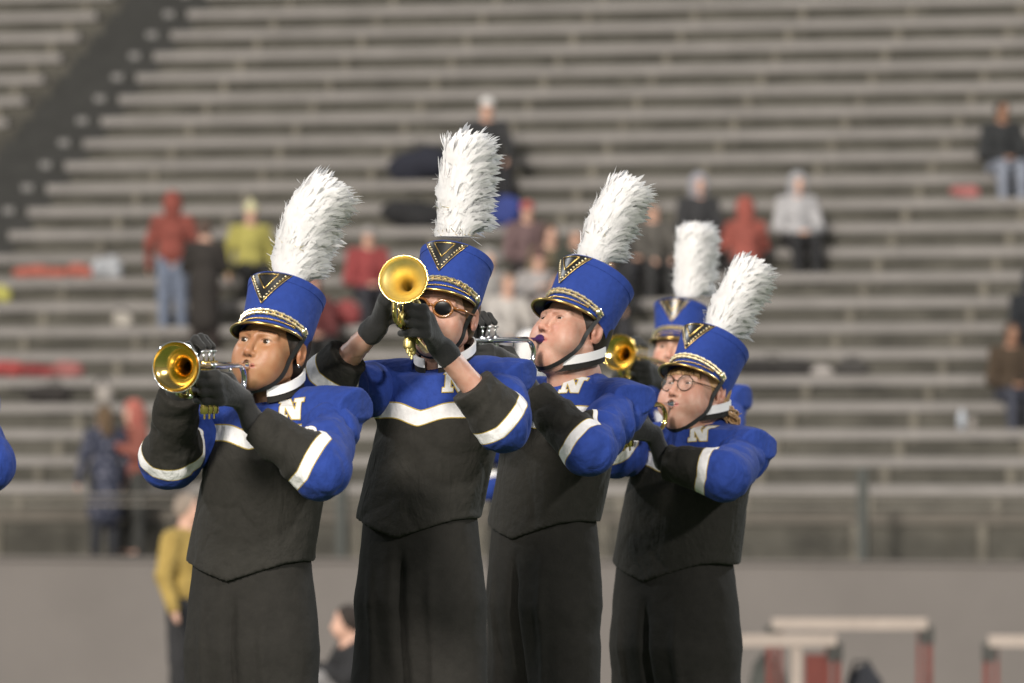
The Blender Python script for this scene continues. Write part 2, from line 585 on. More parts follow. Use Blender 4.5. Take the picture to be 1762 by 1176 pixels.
# ------------------------------------------------------------------ trumpet (frame: x forward to the bell, y to the player's right, z up)
LT = .48
def trumpet_prims(finish, label, F, Rr, U, Mp, idx, mouth='silver', trim=None, tube_glint=False):
    t = thing('trumpet', label, 'trumpet', (0, 0, 0), 'trumpets of the band')
    Rt = np.stack([F, Rr, U], 1)
    t.location = tuple(Mp)
    xf = (Rt, (0, 0, 0))
    fin = M[finish]; tr = M[trim or finish]
    # bell: flare + tube + bow, one continuous tube
    off = -.02
    b = MB()
    n = 40
    prof = []
    for i in range(30):
        u = i / 29
        x = .27 + (LT - .27) * u
        r = .0072 + .0030 * u + .0515 * u ** 7 + .010 * u ** 3
        prof.append((x, r * (.0615 / .0722) if u == 1 else r * (.0615 / .0722)))
    prof[-1] = (LT, .0615)
    b.lathe(prof + [(LT + .0012, .0620), (LT + .0012, .0603)] + [(x, max(r - .0012, .001)) for x, r in prof[::-1]], (0, off, 0), (1, 0, 0), n)
    ob = b.build('bell', fin, t, xf=xf)
    b = MB()
    ring = [(LT, off + .0615 * math.cos(a), .0615 * math.sin(a)) for a in np.linspace(0, 2 * math.pi, 41)]
    b.tube(ring, .0017, 8, False)
    b.build('bell_rim', tr, ob, xf=xf)
    b = MB()
    path = [(x, off, 0) for x in np.linspace(.275, .092, 8)]
    path += [(.092 - .0375 * math.sin(a), off * (1 - .3 * a / math.pi), -.0375 + .0375 * math.cos(a)) for a in np.linspace(.15, math.pi, 14)]
    path += [(x, off * .7 * (1 - (x - .1) / .1 * .5), -.075) for x in (.12, .16, .205)]
    b.tube(path, list(np.linspace(.0080, .0066, len(path))), 14)
    b.build('bell_tube', M['silver'] if tube_glint else fin, t, xf=xf)  # silver here paints the lamp highlight into the brass tube's colour
    # leadpipe + tuning slide
    b = MB()
    lp = [(.06, 0, 0), (.09, .002, 0), (.13, .012, 0), (.18, .016, 0), (.36, .016, 0)]
    lp += [(.36 + .036 * math.sin(a), .016, -.036 + .036 * math.cos(a)) for a in np.linspace(.15, math.pi, 12)]
    lp += [(.33, .014, -.072), (.275, .004, -.072)]
    b.tube(lp, .0058, 12)
    b.build('leadpipe', fin, t, xf=xf)
    for a_, b_ in (((.105, .006, 0), (.145, .013, 0)), ((.325, .016, 0), (.365, .016, 0)), ((.335, .014, -.072), (.30, .010, -.072))):
        b = MB(); b.tube([a_, b_], .0074, 12); b.build('ferrule', tr, t, xf=xf)
    for a_, b_ in (((.345, .016, -.006), (.345, .010, -.070)), ((.15, off, -.004), (.15, off * .6, -.072))):
        b = MB(); b.tube([a_, b_], .0028, 8); b.build('brace', tr, t, xf=xf)
    # valves
    for i, x in enumerate((.205, .235, .265)):
        b = MB()
        b.lathe([(-.118, .0001), (-.118, .0095), (-.112, .0118), (-.100, .0118), (-.099, .0102), (-.012, .0102), (-.011, .0116), (.006, .0116), (.012, .009), (.0125, .0001)], (x, 0, 0), (0, 0, 1), 18)
        b.lathe([(-.130, .0001), (-.130, .003), (-.118, .003)], (x, 0, 0), (0, 0, 1), 8)
        vo = b.build('valve', fin, t, xf=xf, sharp=35)
        b = MB()
        b.tube([(x, 0, .012), (x, 0, .034)], .0026, 8)
        b.lathe([(.034, .0001), (.034, .0085), (.0375, .0085), (.038, .0001)], (x, 0, 0), (0, 0, 1), 14)
        b.build('valve_button', tr, vo, xf=xf)
    # slides, rings, water key
    b = MB()
    b.tube([(.27, .006, -.045), (.33, .006, -.045), (.338, .006, -.052), (.338, .006, -.060), (.33, .006, -.066), (.275, .006, -.066)], .0052, 10)
    b.build('third_slide', fin, t, xf=xf)
    b = MB()
    b.tube([(.20, .012, -.05), (.175, .014, -.05), (.168, .014, -.056), (.168, .014, -.064), (.175, .014, -.07), (.20, .012, -.07)], .005, 10)
    b.build('first_slide', fin, t, xf=xf)
    b = MB()
    b.tube([(.315 + .011 * math.cos(a), .006, -.027 + .011 * math.sin(a)) for a in np.linspace(0, 2 * math.pi, 18)], .0018, 8, False)
    b.build('finger_ring', tr, t, xf=xf)
    b = MB()
    b.tube([(.292, .016, .006), (.292, .012, .016), (.302, .008, .022), (.312, .006, .016), (.314, .006, .008)], .002, 8)
    b.build('finger_hook', tr, t, xf=xf)
    b = MB()
    b.tube([(.396, .016, -.050), (.402, .016, -.058), (.398, .016, -.066), (.385, .016, -.072)], .0028, 8)
    b.build('water_key', tr, t, xf=xf)
    b = MB()
    b.lathe([(-.002, .0075), (-.003, .0100), (-.0015, .0133), (.003, .0135), (.010, .0115), (.020, .0062), (.028, .0046), (.07, .0052), (.085, .0056)], (0, 0, 0), (1, 0, 0), 20)
    b.build('mouthpiece', M[mouth], t, xf=xf)
    return t


# ------------------------------------------------------------------ hat
def hat(parent, org, hc, R, sc, extra_pitch, hs, plume_px, Y0, seed, roll=0, hat_blue=None, bvh=None):
    Rh = R @ np.array(Matrix.Rotation(rad(-extra_pitch), 3, 'X')) @ np.array(Matrix.Rotation(rad(roll), 3, 'Y'))
    o = hc + R @ (np.array((0, .006, .028)) * sc)
    hs = hs * .93
    xf = (Rh * hs, o)
    H = .140
    A = lambda z: .0895 + .0125 * z / H
    Bf = lambda z: .1040 + .0075 * z / H
    def pt(phi, z, off=0):      # phi 0 = front
        a, b = A(z) + off, Bf(z) + off
        return (a * math.sin(phi), -b * math.cos(phi), z)
    n = 64
    b = MB()
    rows = [(-.012, 0), (0, 0), (.03, 0), (.08, 0), (H - .022, 0), (H - .0215, .0016), (H - .001, .0022), (H, .0012), (H, -.006), (H - .004, -.05), (H - .004, -.085)]
    V = []
    for z, off in rows:
        for k in range(n):
            ph = 2 * math.pi * k / n
            dz = -.022 * max(0, -math.cos(ph)) ** 1.0 if z < .001 else 0
            zz = z + dz
            V.append(pt(ph, zz, off))
    Fc = [(i * n + (k + 1) % n, i * n + k, (i + 1) * n + k, (i + 1) * n + (k + 1) % n) for i in range(len(rows) - 1) for k in range(n)]
    Fc.append(tuple((len(rows) - 1) * n + k for k in range(n)))
    b.add(V, Fc)
    crown = b.build('shako', hat_blue or M['blue'], parent, xf=xf, sharp=40)
    # inner lining so the underside is closed and dark
    b = MB()
    V = [pt(2 * math.pi * k / n, -.010 - .022 * max(0, -math.cos(2 * math.pi * k / n)), -.002) for k in range(n)] + [pt(2 * math.pi * k / n, .03, -.01) for k in range(n)] + [(0, 0, .04)]
    Fc = [(k, (k + 1) % n, n + (k + 1) % n, n + k) for k in range(n)] + [(n + k, n + (k + 1) % n, 2 * n) for k in range(n)]
    b.add(V, Fc)
    b.build('lining', M['strap'], crown, xf=xf)
    # visor
    b = MB()
    m_ = 30; PH = rad(82)
    V = []; edge = []
    for th in (0, -.0022):
        for r_ in range(4):
            u = r_ / 3
            for k in range(m_ + 1):
                ph = -PH + 2 * PH * k / m_
                w = max(0, math.cos(ph * .5 * math.pi / PH)) ** .75
                ext = .037 * w * u
                p = pt(ph, 0, ext)
                z = -.004 + th - .022 * w * u - .006 * u * (1 - w)
                V.append((p[0], p[1], z))
                if r_ == 3 and th == 0: edge.append((p[0], p[1], z - .001))
    W_ = m_ + 1
    Fc = []
    for s_ in (0, 1):
        for r_ in range(3):
            for k in range(m_):
                q = (s_ * 4 * W_ + r_ * W_ + k, s_ * 4 * W_ + r_ * W_ + k + 1, s_ * 4 * W_ + (r_ + 1) * W_ + k + 1, s_ * 4 * W_ + (r_ + 1) * W_ + k)
                Fc.append(q if s_ else q[::-1])
    for k in range(m_):
        Fc.append((3 * W_ + k, 3 * W_ + k + 1, 7 * W_ + k + 1, 7 * W_ + k))
    b.add(V, Fc)
    vis = b.build('visor', M['blackgloss'], parent, xf=xf)
    b = MB(); b.tube(edge, .0036, 8)
    b.build('visor_trim', M['gold'], vis, xf=xf)
    # braid above the visor: rope of beads
    b = MB()
    for k in range(46):
        ph = -rad(88) + rad(176) * k / 45
        z = .024 - .017 * (abs(ph) / rad(88)) ** 2
        for dz in (-.0046, .0046):
            b.ball(pt(ph + (.02 if dz > 0 else -.01), z + dz, .0030), .0040 + .0010 * ((k * 7) % 3), 5, sc=(1, 1, .9))
    b.build('braid', M['goldbead'], parent, smooth=False, xf=xf)
    b = MB()
    for k in range(44):
        ph = -rad(62) + rad(124) * k / 43
        b.ball(pt(ph, .004, .0028), .0027, 6)
    b.build('braid', M['gold'], parent, xf=xf)
    # V badge: dark plate, gold edges, studs
    def tri(zt, zb, hw, off, mtop=0.0):
        pts_ = []
        return pts_
    zt, zb, hw = H - .003, .046, .060
    ph_of = lambda x, z: math.asin(max(-.99, min(.99, x / A(z))))
    b = MB()
    nn = 12
    V, Fc = [], []
    for i in range(nn + 1):
        z = zb + (zt - zb) * i / nn
        wv = hw * (i / nn) + .0006
        for k in range(9):
            x = -wv + 2 * wv * k / 8
            V.append(pt(ph_of(x, z), z, .0032))
    for i in range(nn):
        for k in range(8):
            Fc.append((i * 9 + k, i * 9 + k + 1, (i + 1) * 9 + k + 1, (i + 1) * 9 + k))
    b.add(V, Fc)
    bd = b.build('badge', M['blackgloss'], parent, xf=xf)
    b = MB()
    L = lambda x, z, off=.0042: pt(ph_of(x, z), z, off)
    for s in (-1, 1):
        b.tube([L(s * hw * t, zb + (zt - zb) * t) for t in np.linspace(0, 1, 8)], .0011, 6)
        b.tube([L(s * (hw * t - .0) * .93 , zb + .012 + (zt - zb - .012) * t * 1.0) for t in np.linspace(.55, .97, 7)], .0008, 6)
        hw2 = hw * .50; zb2 = zb + (zt - zb) * .46
        b.tube([L(s * hw2 * t, zb2 + (zt - .006 - zb2) * t, .0046) for t in np.linspace(0, 1, 6)], .0017, 6)
    b.tube([L(x, zt - .006, .0046) for x in np.linspace(-hw * .5, hw * .5, 6)], .0014, 6)
    b.build('badge_trim', M['gold'], bd, xf=xf)
    b = MB()
    for s in (-1, 1):
        for t in np.linspace(.10, .93, 9):
            b.ball(L(s * (hw * t) * .83, zb + .010 + (zt - zb - .012) * t, .0046), .0031, 6)
    b.build('badge_stud', M['goldbead'], bd, xf=xf)
    # buttons
    for s in (-1, 1):
        b = MB(); b.ball(pt(s * rad(80), .010, .004), .0115, 12, sc=(.7, 1, 1))
        b.build('button', M['goldbead'], parent, xf=xf)
    # chin strap follows the side of the jaw
    mid = []
    HT = lambda p: hc + R @ (np.array(p) * sc)
    hp = lambda p: np.array(p) @ (Rh * hs).T + o
    for s in (-1, 1):
        pp = [hp(pt(s * rad(86), .006, .002)), HT((s * .079, -.022, -.035)), HT((s * .066, -.034, -.072)), HT((s * .046, -.048, -.104)), HT((0, -.062, -.126))]
        mid.append(pp)
    path = mid[0] + mid[1][-2::-1]
    P = np.array(path)
    tt = np.linspace(0, len(P) - 1, 36)
    # Catmull-Rom through the points
    def cr(t):
        i = min(int(t), len(P) - 2); f = t - i
        p0, p1, p2, p3 = P[max(i - 1, 0)], P[i], P[i + 1], P[min(i + 2, len(P) - 1)]
        return .5 * ((2 * p1) + (-p0 + p2) * f + (2 * p0 - 5 * p1 + 4 * p2 - p3) * f * f + (-p0 + 3 * p1 - 3 * p2 + p3) * f ** 3)
    pth = []
    for i, t in enumerate(tt):
        p = cr(t)
        if bvh is not None and 2 < i < 33:
            q_ = (p - hc) @ R / sc
            c0 = hc + R @ (np.array((0, q_[1] * .5 + .0, max(q_[2], -.085))) * sc)
            n_ = p - c0; n_ /= np.linalg.norm(n_)
            h_ = bvh.ray_cast(Vector(c0 + n_ * .16), Vector(-n_), .16)
            if h_[0] is not None and np.linalg.norm(np.array(h_[0]) - p) < .035: p = np.array(h_[0]) + n_ * .0012
        pth.append(p)
    for _ in range(2):
        pth = [pth[0]] + [(pth[i - 1] + 2 * pth[i] + pth[i + 1]) / 4 for i in range(1, 35)] + [pth[35]]
    hcl = hc
    V, Fc = [], []
    for i, p in enumerate(pth):
        T = pth[min(i + 1, 35)] - pth[max(i - 1, 0)]; T /= np.linalg.norm(T)
        nrm = p - (hcl + R @ np.array((0, .0, -.05))); nrm -= T * (nrm @ T); nrm /= np.linalg.norm(nrm)
        w = np.cross(T, nrm) * .0058
        for q in (p - w + nrm * .0035, p + w + nrm * .0035, p + w, p - w): V.append(q)
    for i in range(35):
        for k in range(4):
            Fc.append((i * 4 + k, i * 4 + (k + 1) % 4, (i + 1) * 4 + (k + 1) % 4, (i + 1) * 4 + k))
    b = MB(); b.add(V, Fc)
    b.build('chin_strap', M['strap'], parent, smooth=True, sharp=40)
    # plume
    pb, pm, ptip = [W(*q, Y0) - org for q in plume_px[:3]]
    wid = plume_px[3]
    plume(parent, pb, pm, ptip, wid, seed)
    return crown


def plume(parent, pb, pm, ptip, wid, seed):
    r = np.random.default_rng(seed)
    pc = 2 * pm - .5 * pb - .5 * ptip
    C = lambda u: (1 - u) ** 2 * pb + 2 * u * (1 - u) * pc + u * u * ptip
    Tn = lambda u: (lambda t: t / np.linalg.norm(t))(2 * (1 - u) * (pc - pb) + 2 * u * (ptip - pc))
    B = np.array((.88, .42, -.1)); B /= np.linalg.norm(B)
    def rad_(u): return wid * (.98 + .14 * math.sin(min(1, u * 1.15) * 2.2)) * (1 if u < .86 else math.sqrt(max(0.02, 1 - ((u - .86) / .15) ** 2)))
    V, Fc = [], []
    mb = MB()
    # soft inner mass with combed ridges
    us = np.linspace(0, 1.0, 64)
    nk_ = 56
    for u in us:
        T = Tn(u); a = np.cross(T, (0, 1, 0)); a /= np.linalg.norm(a); b2 = np.cross(T, a)
        for k in range(nk_):
            t = 2 * math.pi * k / nk_
            rho = math.cos(t) * a + math.sin(t) * b2
            bk = float(rho @ B)
            big = 1 + .09 * math.sin(u * 13 + 2 * math.cos(t + seed) + seed) + .06 * math.sin(u * 29 + 3 * math.sin(t) + seed * 2)
            comb = .0022 * math.sin(u * 90 + 7 * math.sin(t * 3 + seed + u * 5) - 10 * bk) + .0014 * math.sin(t * 23 + u * 40)
            mb.V.append(np.array([C(u) + rho * (rad_(u) * .90 * big + comb)]))
    nr = len(us)
    mb.F += [(i * nk_ + k, i * nk_ + (k + 1) % nk_, (i + 1) * nk_ + (k + 1) % nk_, (i + 1) * nk_ + k) for i in range(nr - 1) for k in range(nk_)]
    mb.F += [tuple(range(nk_)), tuple((nr - 1) * nk_ + k for k in range(nk_))]
    mb.mi += [0] * len(mb.F); mb.n = nr * nk_
    def feather(root, d0, d1, L, w, nrm, seg=5):
        pts_ = [root]
        for i in range(seg):
            t = (i + .5) / seg
            d = d0 * (1 - t) + d1 * t
            pts_.append(pts_[-1] + d / np.linalg.norm(d) * L / seg)
        V, F2 = [], []
        for i, p in enumerate(pts_):
            t = i / seg
            T = pts_[min(i + 1, seg)] - pts_[max(i - 1, 0)]; T /= np.linalg.norm(T)
            s = np.cross(T, nrm); s /= np.linalg.norm(s) + 1e-9
            ww = w * (.35 + 1.3 * t * (1 - t) * 2) * (1 if t < .8 else (1.02 - t) / .22)
            cup = np.cross(s, T) * ww * .35
            V += [p - s * ww - cup, p, p + s * ww - cup]
        for i in range(seg):
            F2 += [(3 * i, 3 * i + 1, 3 * i + 4, 3 * i + 3), (3 * i + 1, 3 * i + 2, 3 * i + 5, 3 * i + 4)]
        mb.add(V, F2)
    N = 1150
    for i in range(N):
        u = r.uniform(-.02, 1.0)
        T = Tn(max(0, u)); a = np.cross(T, (0, 1, 0)); a /= np.linalg.norm(a); b2 = np.cross(T, a)
        ph = r.uniform(0, 2 * math.pi)
        rho = math.cos(ph) * a + math.sin(ph) * b2
        bk = float(rho @ B)
        root = C(max(0, u)) + rho * rad_(max(0, u)) * r.uniform(.80, .93)
        back = .5 + .5 * bk
        L = r.uniform(.038, .056) + .034 * back * r.uniform(.2, 1)
        jit = r.normal(size=3) * .16
        d0 = T * (1.0 - .25 * back) + rho * (.04 + .26 * back ** 2) + B * .15 + jit
        d1 = T * (.85 - .75 * back) + rho * (.02 + .38 * back ** 2) + B * (.30 + .55 * back) + np.array((0, 0, -.25 * back * (1 - u))) + jit
        if u > .86: d0 = T * .9 + rho * .35 + jit; d1 = T * .5 + B * .6 + rho * .3 + jit
        feather(root, d0, d1, L, r.uniform(.0035, .0075), rho + r.normal(size=3) * .18)
    for i in range(64):         # long curling tips down the back
        u = r.uniform(.02, .98)
        T = Tn(u); a = np.cross(T, (0, 1, 0)); a /= np.linalg.norm(a); b2 = np.cross(T, a)
        rho = B + r.normal(size=3) * .35; rho -= T * (rho @ T); rho /= np.linalg.norm(rho)
        dr_ = np.array((0, 0, -1.0)) * r.uniform(-.5, .8)
        feather(C(u) + rho * rad_(u) * .6, T * .5 + rho * .8, rho * .9 + B * .3 + dr_ * .8, r.uniform(.05, .075), r.uniform(.004, .0065), np.cross(rho, T) + r.normal(size=3) * .4, 7)
    for i in range(500):        # loose barbs
        u = r.uniform(0, 1.0)
        T = Tn(u); a = np.cross(T, (0, 1, 0)); a /= np.linalg.norm(a); b2 = np.cross(T, a)
        ph = r.uniform(0, 2 * math.pi)
        rho = math.cos(ph) * a + math.sin(ph) * b2
        back = .5 + .5 * float(rho @ B)
        root = C(u) + rho * rad_(u) * r.uniform(.7, .95)
        d = T * .6 + rho * .5 + B * .6 * back + r.normal(size=3) * .45
        feather(root, d, d + B * .4, r.uniform(.015, .03) + .012 * back, .0009, rho + r.normal(size=3) * .3, 3)
    po = mb.build('plume', M['feather'], parent)
    me = po.data                 # soft downy shading: normals lean outward from the plume's core
    VV = np.concatenate(mb.V)
    us_ = np.linspace(0, 1, 60); CC = np.array([C(u) for u in us_])
    j = np.argmin(((VV[:, None, :] - CC[None]) ** 2).sum(2), 1)
    rad_n = VV - CC[j] + .25 * (ptip - pb) * 0
    rad_n /= np.linalg.norm(rad_n, axis=1)[:, None] + 1e-9
    own = np.empty(len(VV) * 3); me.vertices.foreach_get('normal', own); own = own.reshape(-1, 3)
    own *= np.sign((own * rad_n).sum(1))[:, None] + 1e-6
    nn_ = own * .12 + rad_n * .88
    nn_ /= np.linalg.norm(nn_, axis=1)[:, None] + 1e-9
    me.normals_split_custom_set_from_vertices(nn_.tolist())
    b = MB()
    for i in range(46):          # gold tinsel strands
        u = r.choice([0.0, 0.02, .28])+ r.uniform(0, .03)
        T = Tn(u); a = np.cross(T, (0, 1, 0)); a /= np.linalg.norm(a); b2 = np.cross(T, a)
        ph = r.uniform(0, 2 * math.pi)
        rho = math.cos(ph) * a + math.sin(ph) * b2
        p = C(u) + rho * rad_(u) * .85
        d = rho * .5 + T * r.uniform(-.2, .8) + r.normal(size=3) * .5; d /= np.linalg.norm(d)
        s = np.cross(d, rho); s /= np.linalg.norm(s) + 1e-9
        L = r.uniform(.012, .026)
        b.add([p - s * .0010, p + s * .0010, p + d * L + s * .001, p + d * L - s * .001], [(0, 1, 2, 3)])
    b.build('tinsel', M['goldbead'], parent, smooth=False)


# ------------------------------------------------------------------ hands (trumpet frame)
def glove_prims(v, X, side, el, wr, grow=0.0):
    """X maps trumpet-frame points to the person's coordinates"""
    c = lambda a, b, ra, rb, k=.006: v.cap(X(a), X(b), ra + grow, rb + grow, k)
    if side > 0:     # player's right hand arches over the valves
        kn = [(.196, .052, .036), (.221, .054, .041), (.246, .055, .038), (.270, .056, .028)]
        md = [(.200, .026, .066), (.229, .024, .070), (.256, .026, .066), (.282, .034, .050)]
        tp = [(.205, .002, .047), (.235, .000, .048), (.265, .002, .047), (.300, .012, .032)]
        base = (.172, .098, -.034)
        for k, m_, t in zip(kn, md, tp):
            c(k, m_, .0105, .0098); c(m_, t, .0098, .0082)
            c(k, base, .0125, .020, .014)
        c((.19, .080, .002), (.255, .066, .012), .021, .018, .015)
        c((.178, .086, -.022), (.184, .050, -.016), .0145, .0115, .01)
        c((.184, .050, -.016), (.196, .016, -.020), .0115, .0092)
    else:            # left hand wraps the casings
        kn = [(.286, -.040, -.022), (.290, -.044, -.043), (.288, -.046, -.064), (.280, -.048, -.084)]
        md = [(.312, -.010, -.020), (.312, -.012, -.042), (.306, -.014, -.064), (.294, -.016, -.086)]
        tp = [(.314, .012, -.026), (.286, .020, -.040), (.282, .022, -.060), (.276, .018, -.082)]
        base = (.172, -.060, -.084)
        for k, m_, t in zip(kn, md, tp):
            c(k, m_, .0105, .0098); c(m_, t, .0098, .0085)
            c(k, base, .0125, .020, .014)
        c((.255, -.044, -.04), (.205, -.046, -.062), .021, .023, .015)
        c((.19, -.058, -.066), (.186, -.034, -.030), .0155, .0125, .01)
        c((.186, -.034, -.030), (.198, -.008, -.022), .0125, .0098)
        base = base
    b = X(base)
    c2 = lambda a, b_, ra, rb, k=.012: v.cap(a, b_, ra + grow, rb + grow, k)
    c2(b, wr, .023, .029)
    d = (el - wr) / np.linalg.norm(el - wr)
    c2(wr, wr + d * .018, .029, .033)


# ------------------------------------------------------------------ a band member
def section_stack(X, Y, Z, zs, cx, cy, a, b, psi, pw=2.3):
    z = np.clip(Z, zs[0], zs[-1])
    ia = np.interp(z, zs, a); ib = np.interp(z, zs, b)
    dx = X - np.interp(z, zs, cx); dy = Y - np.interp(z, zs, cy)
    c, s = math.cos(psi), math.sin(psi)
    # local x' to the person's left, y' backward;  forward = (-s,-c)
    lx = dx * c - dy * s
    ly = dx * s + dy * c
    q = (np.abs(lx / ia) ** pw + np.abs(ly / ib) ** pw) ** (1 / pw)
    d = (q - 1) * np.minimum(ia, ib)
    return np.maximum(d, np.maximum(Z - zs[-1], zs[0] - Z)), lx, ly


def band_member(label, P, seed, detail=1.0):
    Y0 = P['Y']
    hc = W(*P['head'], Y0)
    yaw, pitch, roll = P['rot']
    R = rotm(yaw, pitch, roll)
    sc = P.get('hs', 1.0)
    q = lambda k: W(P[k][0], P[k][1], Y0 + P[k][2])
    nb, ch, pv = q('nb'), q('ch'), q('pv')
    shL, shR, elL, elR = q('shL'), q('shR'), q('elL'), q('elR')
    psi = rad(P['yaw'])
    org = np.array((pv[0], pv[1], 0.0))
    for v_ in (hc, nb, ch, pv, shL, shR, elL, elR):
        v_ -= org
    per = thing('person', label, 'musician', tuple(org), 'marching band trumpet players')
    # trumpet aim: solve yaw/pitch so the bell centre falls where the photograph has it
    Mp = hc + org + R @ (np.array((0, -.1035, -.067)) * sc)
    def frame(t, p):
        F = np.array((-math.sin(t) * math.cos(p), -math.cos(t) * math.cos(p), math.sin(p)))
        U = np.array((0, 0, 1.0)) - F * F[2]; U /= np.linalg.norm(U)
        return F, np.cross(F, U), U
    t, p = rad(yaw), 0.0
    for _ in range(40):
        F, Rr, U = frame(t, p)
        b = proj(Mp + F * LT - Rr * .02)
        t += (b[0] - P['bell'][0]) / (F_PX / Y0 * LT * max(.3, math.cos(t))) * .8
        p += (b[1] - P['bell'][1]) / (F_PX / Y0 * LT) * .8
    if P.get('troll'):
        a = rad(P['troll']); U, Rr = U * math.cos(a) + Rr * math.sin(a), Rr * math.cos(a) - U * math.sin(a)
    tr = trumpet_prims(P['finish'], P['tlabel'], F, Rr, U, Mp, seed, P.get('mouth', 'silver'), P.get('trim'), P.get('trim') == 'silver')
    Mo = Mp - org
    X = lambda c: Mo + F * c[0] + Rr * c[1] + U * c[2]
    wrR, wrL = X(P.get('wR', (.150, .118, -.058))), X(P.get('wL', (.150, -.082, -.125)))
    # ---- body (skin)
    fat = P.get('fat', 0)
    h = .0024 / detail
    def axis(c, half, lo, hi, coarse=.022):
        a = list(np.arange(c - half, c + half, h))
        l = list(np.arange(a[0] - coarse, lo, -coarse))[::-1]
        u = list(np.arange(a[-1] + coarse, hi, coarse))
        return l + a + u
    allp = np.array([shL, shR, elL, elR, wrL, wrR, hc, pv])
    lo, hi = allp.min(0) - .12, allp.max(0) + .12
    v = Vol(axis(hc[0], .125, lo[0], hi[0]), axis(hc[1] - .0, .135, lo[1], hi[1]), axis(hc[2] - .02, .15, -.02, hi[2]))
    head_prims(v, hc, R, sc, fat)
    for s, hh in ((-1, P['eye'][0]), (1, P['eye'][1])):
        if hh: eye_open(v, hc, R, sc, s, hh)
    nk = hc + R @ np.array((0, .038, -.12))
    v.cap(nk, nb + np.array((0, .02, 0)), .052 + fat, .056 + fat, .02)
    v.cap(nb - np.array((0, -.01, .15)), pv, .070, .070, .02)
    v.cap(nb + np.array((0, .015, 0)), nb - np.array((0, -.01, .15)), .050 + fat, .06, .01)
    for sh, el, wr in ((shL, elL, wrL), (shR, elR, wrR)):
        v.cap(nb - np.array((0, 0, .11)), sh - np.array((0, 0, .03)), .036, .040, .015)
        v.cap(sh, el, .048, .040, .02)
        v.cap(el, wr, .040, .028, .02)
    lf = np.array((math.cos(psi), -math.sin(psi), 0)); fw = np.array((-math.sin(psi), -math.cos(psi), 0))
    feet = []
    for s in (-1, 1):
        hip = pv + lf * s * .085; hip[2] = pv[2] - .06
        kne = np.array((0, 0, .48)) + lf * s * .11 + fw * .02
        ank = np.array((0, 0, .09)) + lf * s * .13
        v.cap(hip, kne, .052, .050, .02); v.cap(kne, ank, .055, .038, .03)
        v.cap(ank, ank + fw * .13 + np.array((0, 0, -.05)), .036, .03, .02)
        feet.append((hip, kne, ank))
    V, Q = v.mesh()
    me = mesh_np('body', V, Q)
    setattr_c(me, 'tint', tint_head(V, hc, R, sc, P['skin'], P['lip'], P['brow'], P.get('flush', .25), P.get('browh', .0215)))
    link('body', me, M['skin'], per)
    bodybvh = BVHTree.FromPolygons([Vector(x) for x in V], Q.tolist())
    if P.get('bare'):       # bare forearms, modelled finely between glove and sleeve
        for s, (el, wr) in ((1, (elL, wrL)), (-1, (elR, wrR))):
            pass
    # eyes
    for s, hh in ((-1, P['eye'][0]), (1, P['eye'][1])):
        if not hh: continue
        c = hc + R @ (np.array((s * .032, -.0745, 0)) * sc)
        g_ = R @ np.array((P.get('gaze', (0, 0))[0], -1, P.get('gaze', (0, 0))[1])); g_ /= np.linalg.norm(g_)
        b = MB()
        rr = .0136 * sc
        b.lathe([(rr * math.cos(a), max(1e-5, rr * math.sin(a))) for a in np.linspace(0, .20 * math.pi, 5)], c, g_, 20, 1)
        b.lathe([(rr * math.cos(a), max(1e-5, rr * math.sin(a))) for a in np.linspace(.20 * math.pi, math.pi, 12)], c, g_, 20, 0)
        b.build('eye', [M['eye'], M['iris']], per)
    # ---- gloves
    for s, (el, wr) in ((1, (elR, wrR)), (-1, (elL, wrL))):
        pts_ = np.array([X((.15, .1 * s, -.1)), X((.33, -.03 * s, .08)), X((.33, .1 * s, -.1)), X((.15, -.03 * s, .08)), wr, wr + (el - wr) * .15])
        v = Vol.uniform(pts_.min(0) - .05, pts_.max(0) + .05, .003 / detail)
        glove_prims(v, X, s, el, wr)
        V, Q = v.mesh()
        link('glove', mesh_np('glove', V, Q), M['glove'], per)
    # ---- jacket torso
    hw, cw, hd = P['hem_w'], P['chest_w'], P.get('depth', .125)
    zs = [pv[2] - .12, pv[2] + .02, ch[2], (shL[2] + shR[2]) / 2 - .03, (shL[2] + shR[2]) / 2 + P.get('yoke', .035), nb[2] - .004, nb[2] + .01]
    if zs[5] < zs[4] + .012: zs[5] = zs[4] + .012
    zs[6] = zs[5] + .012
    cc = [pv - (ch - pv) * .3, pv, ch, ch * .45 + nb * .55, nb * .75 + ch * .25, nb, nb]
    cx = [c[0] for c in cc]; cy = [c[1] for c in cc]
    a = [hw * 1.04, hw * .97, cw, cw * 1.02, cw * .80, .082, .066]
    bb = [hd * 1.05, hd * .98, hd, hd * .98, hd * .86, .082, .066]
    zhem = P['hem_z']       # world height of the front point
    loT = np.array((min(shL[0], shR[0], pv[0] - hw) - .14, min(shL[1], shR[1], pv[1] - .16) - .14, zhem - .06))
    hiT = np.array((max(shL[0], shR[0], pv[0] + hw) + .16, max(shL[1], shR[1], pv[1] + .16) + .14, max(nb[2], shL[2], shR[2]) + .12))
    v = Vol.uniform(loT, hiT, .0055 / detail)
    Xg, Yg, Zg = v.pts((slice(None),) * 3)
    d, lx, ly = section_stack(Xg, Yg, Zg, zs, cx, cy, a, bb, psi)
    v.D = np.minimum(v.D, d.astype(np.float32))
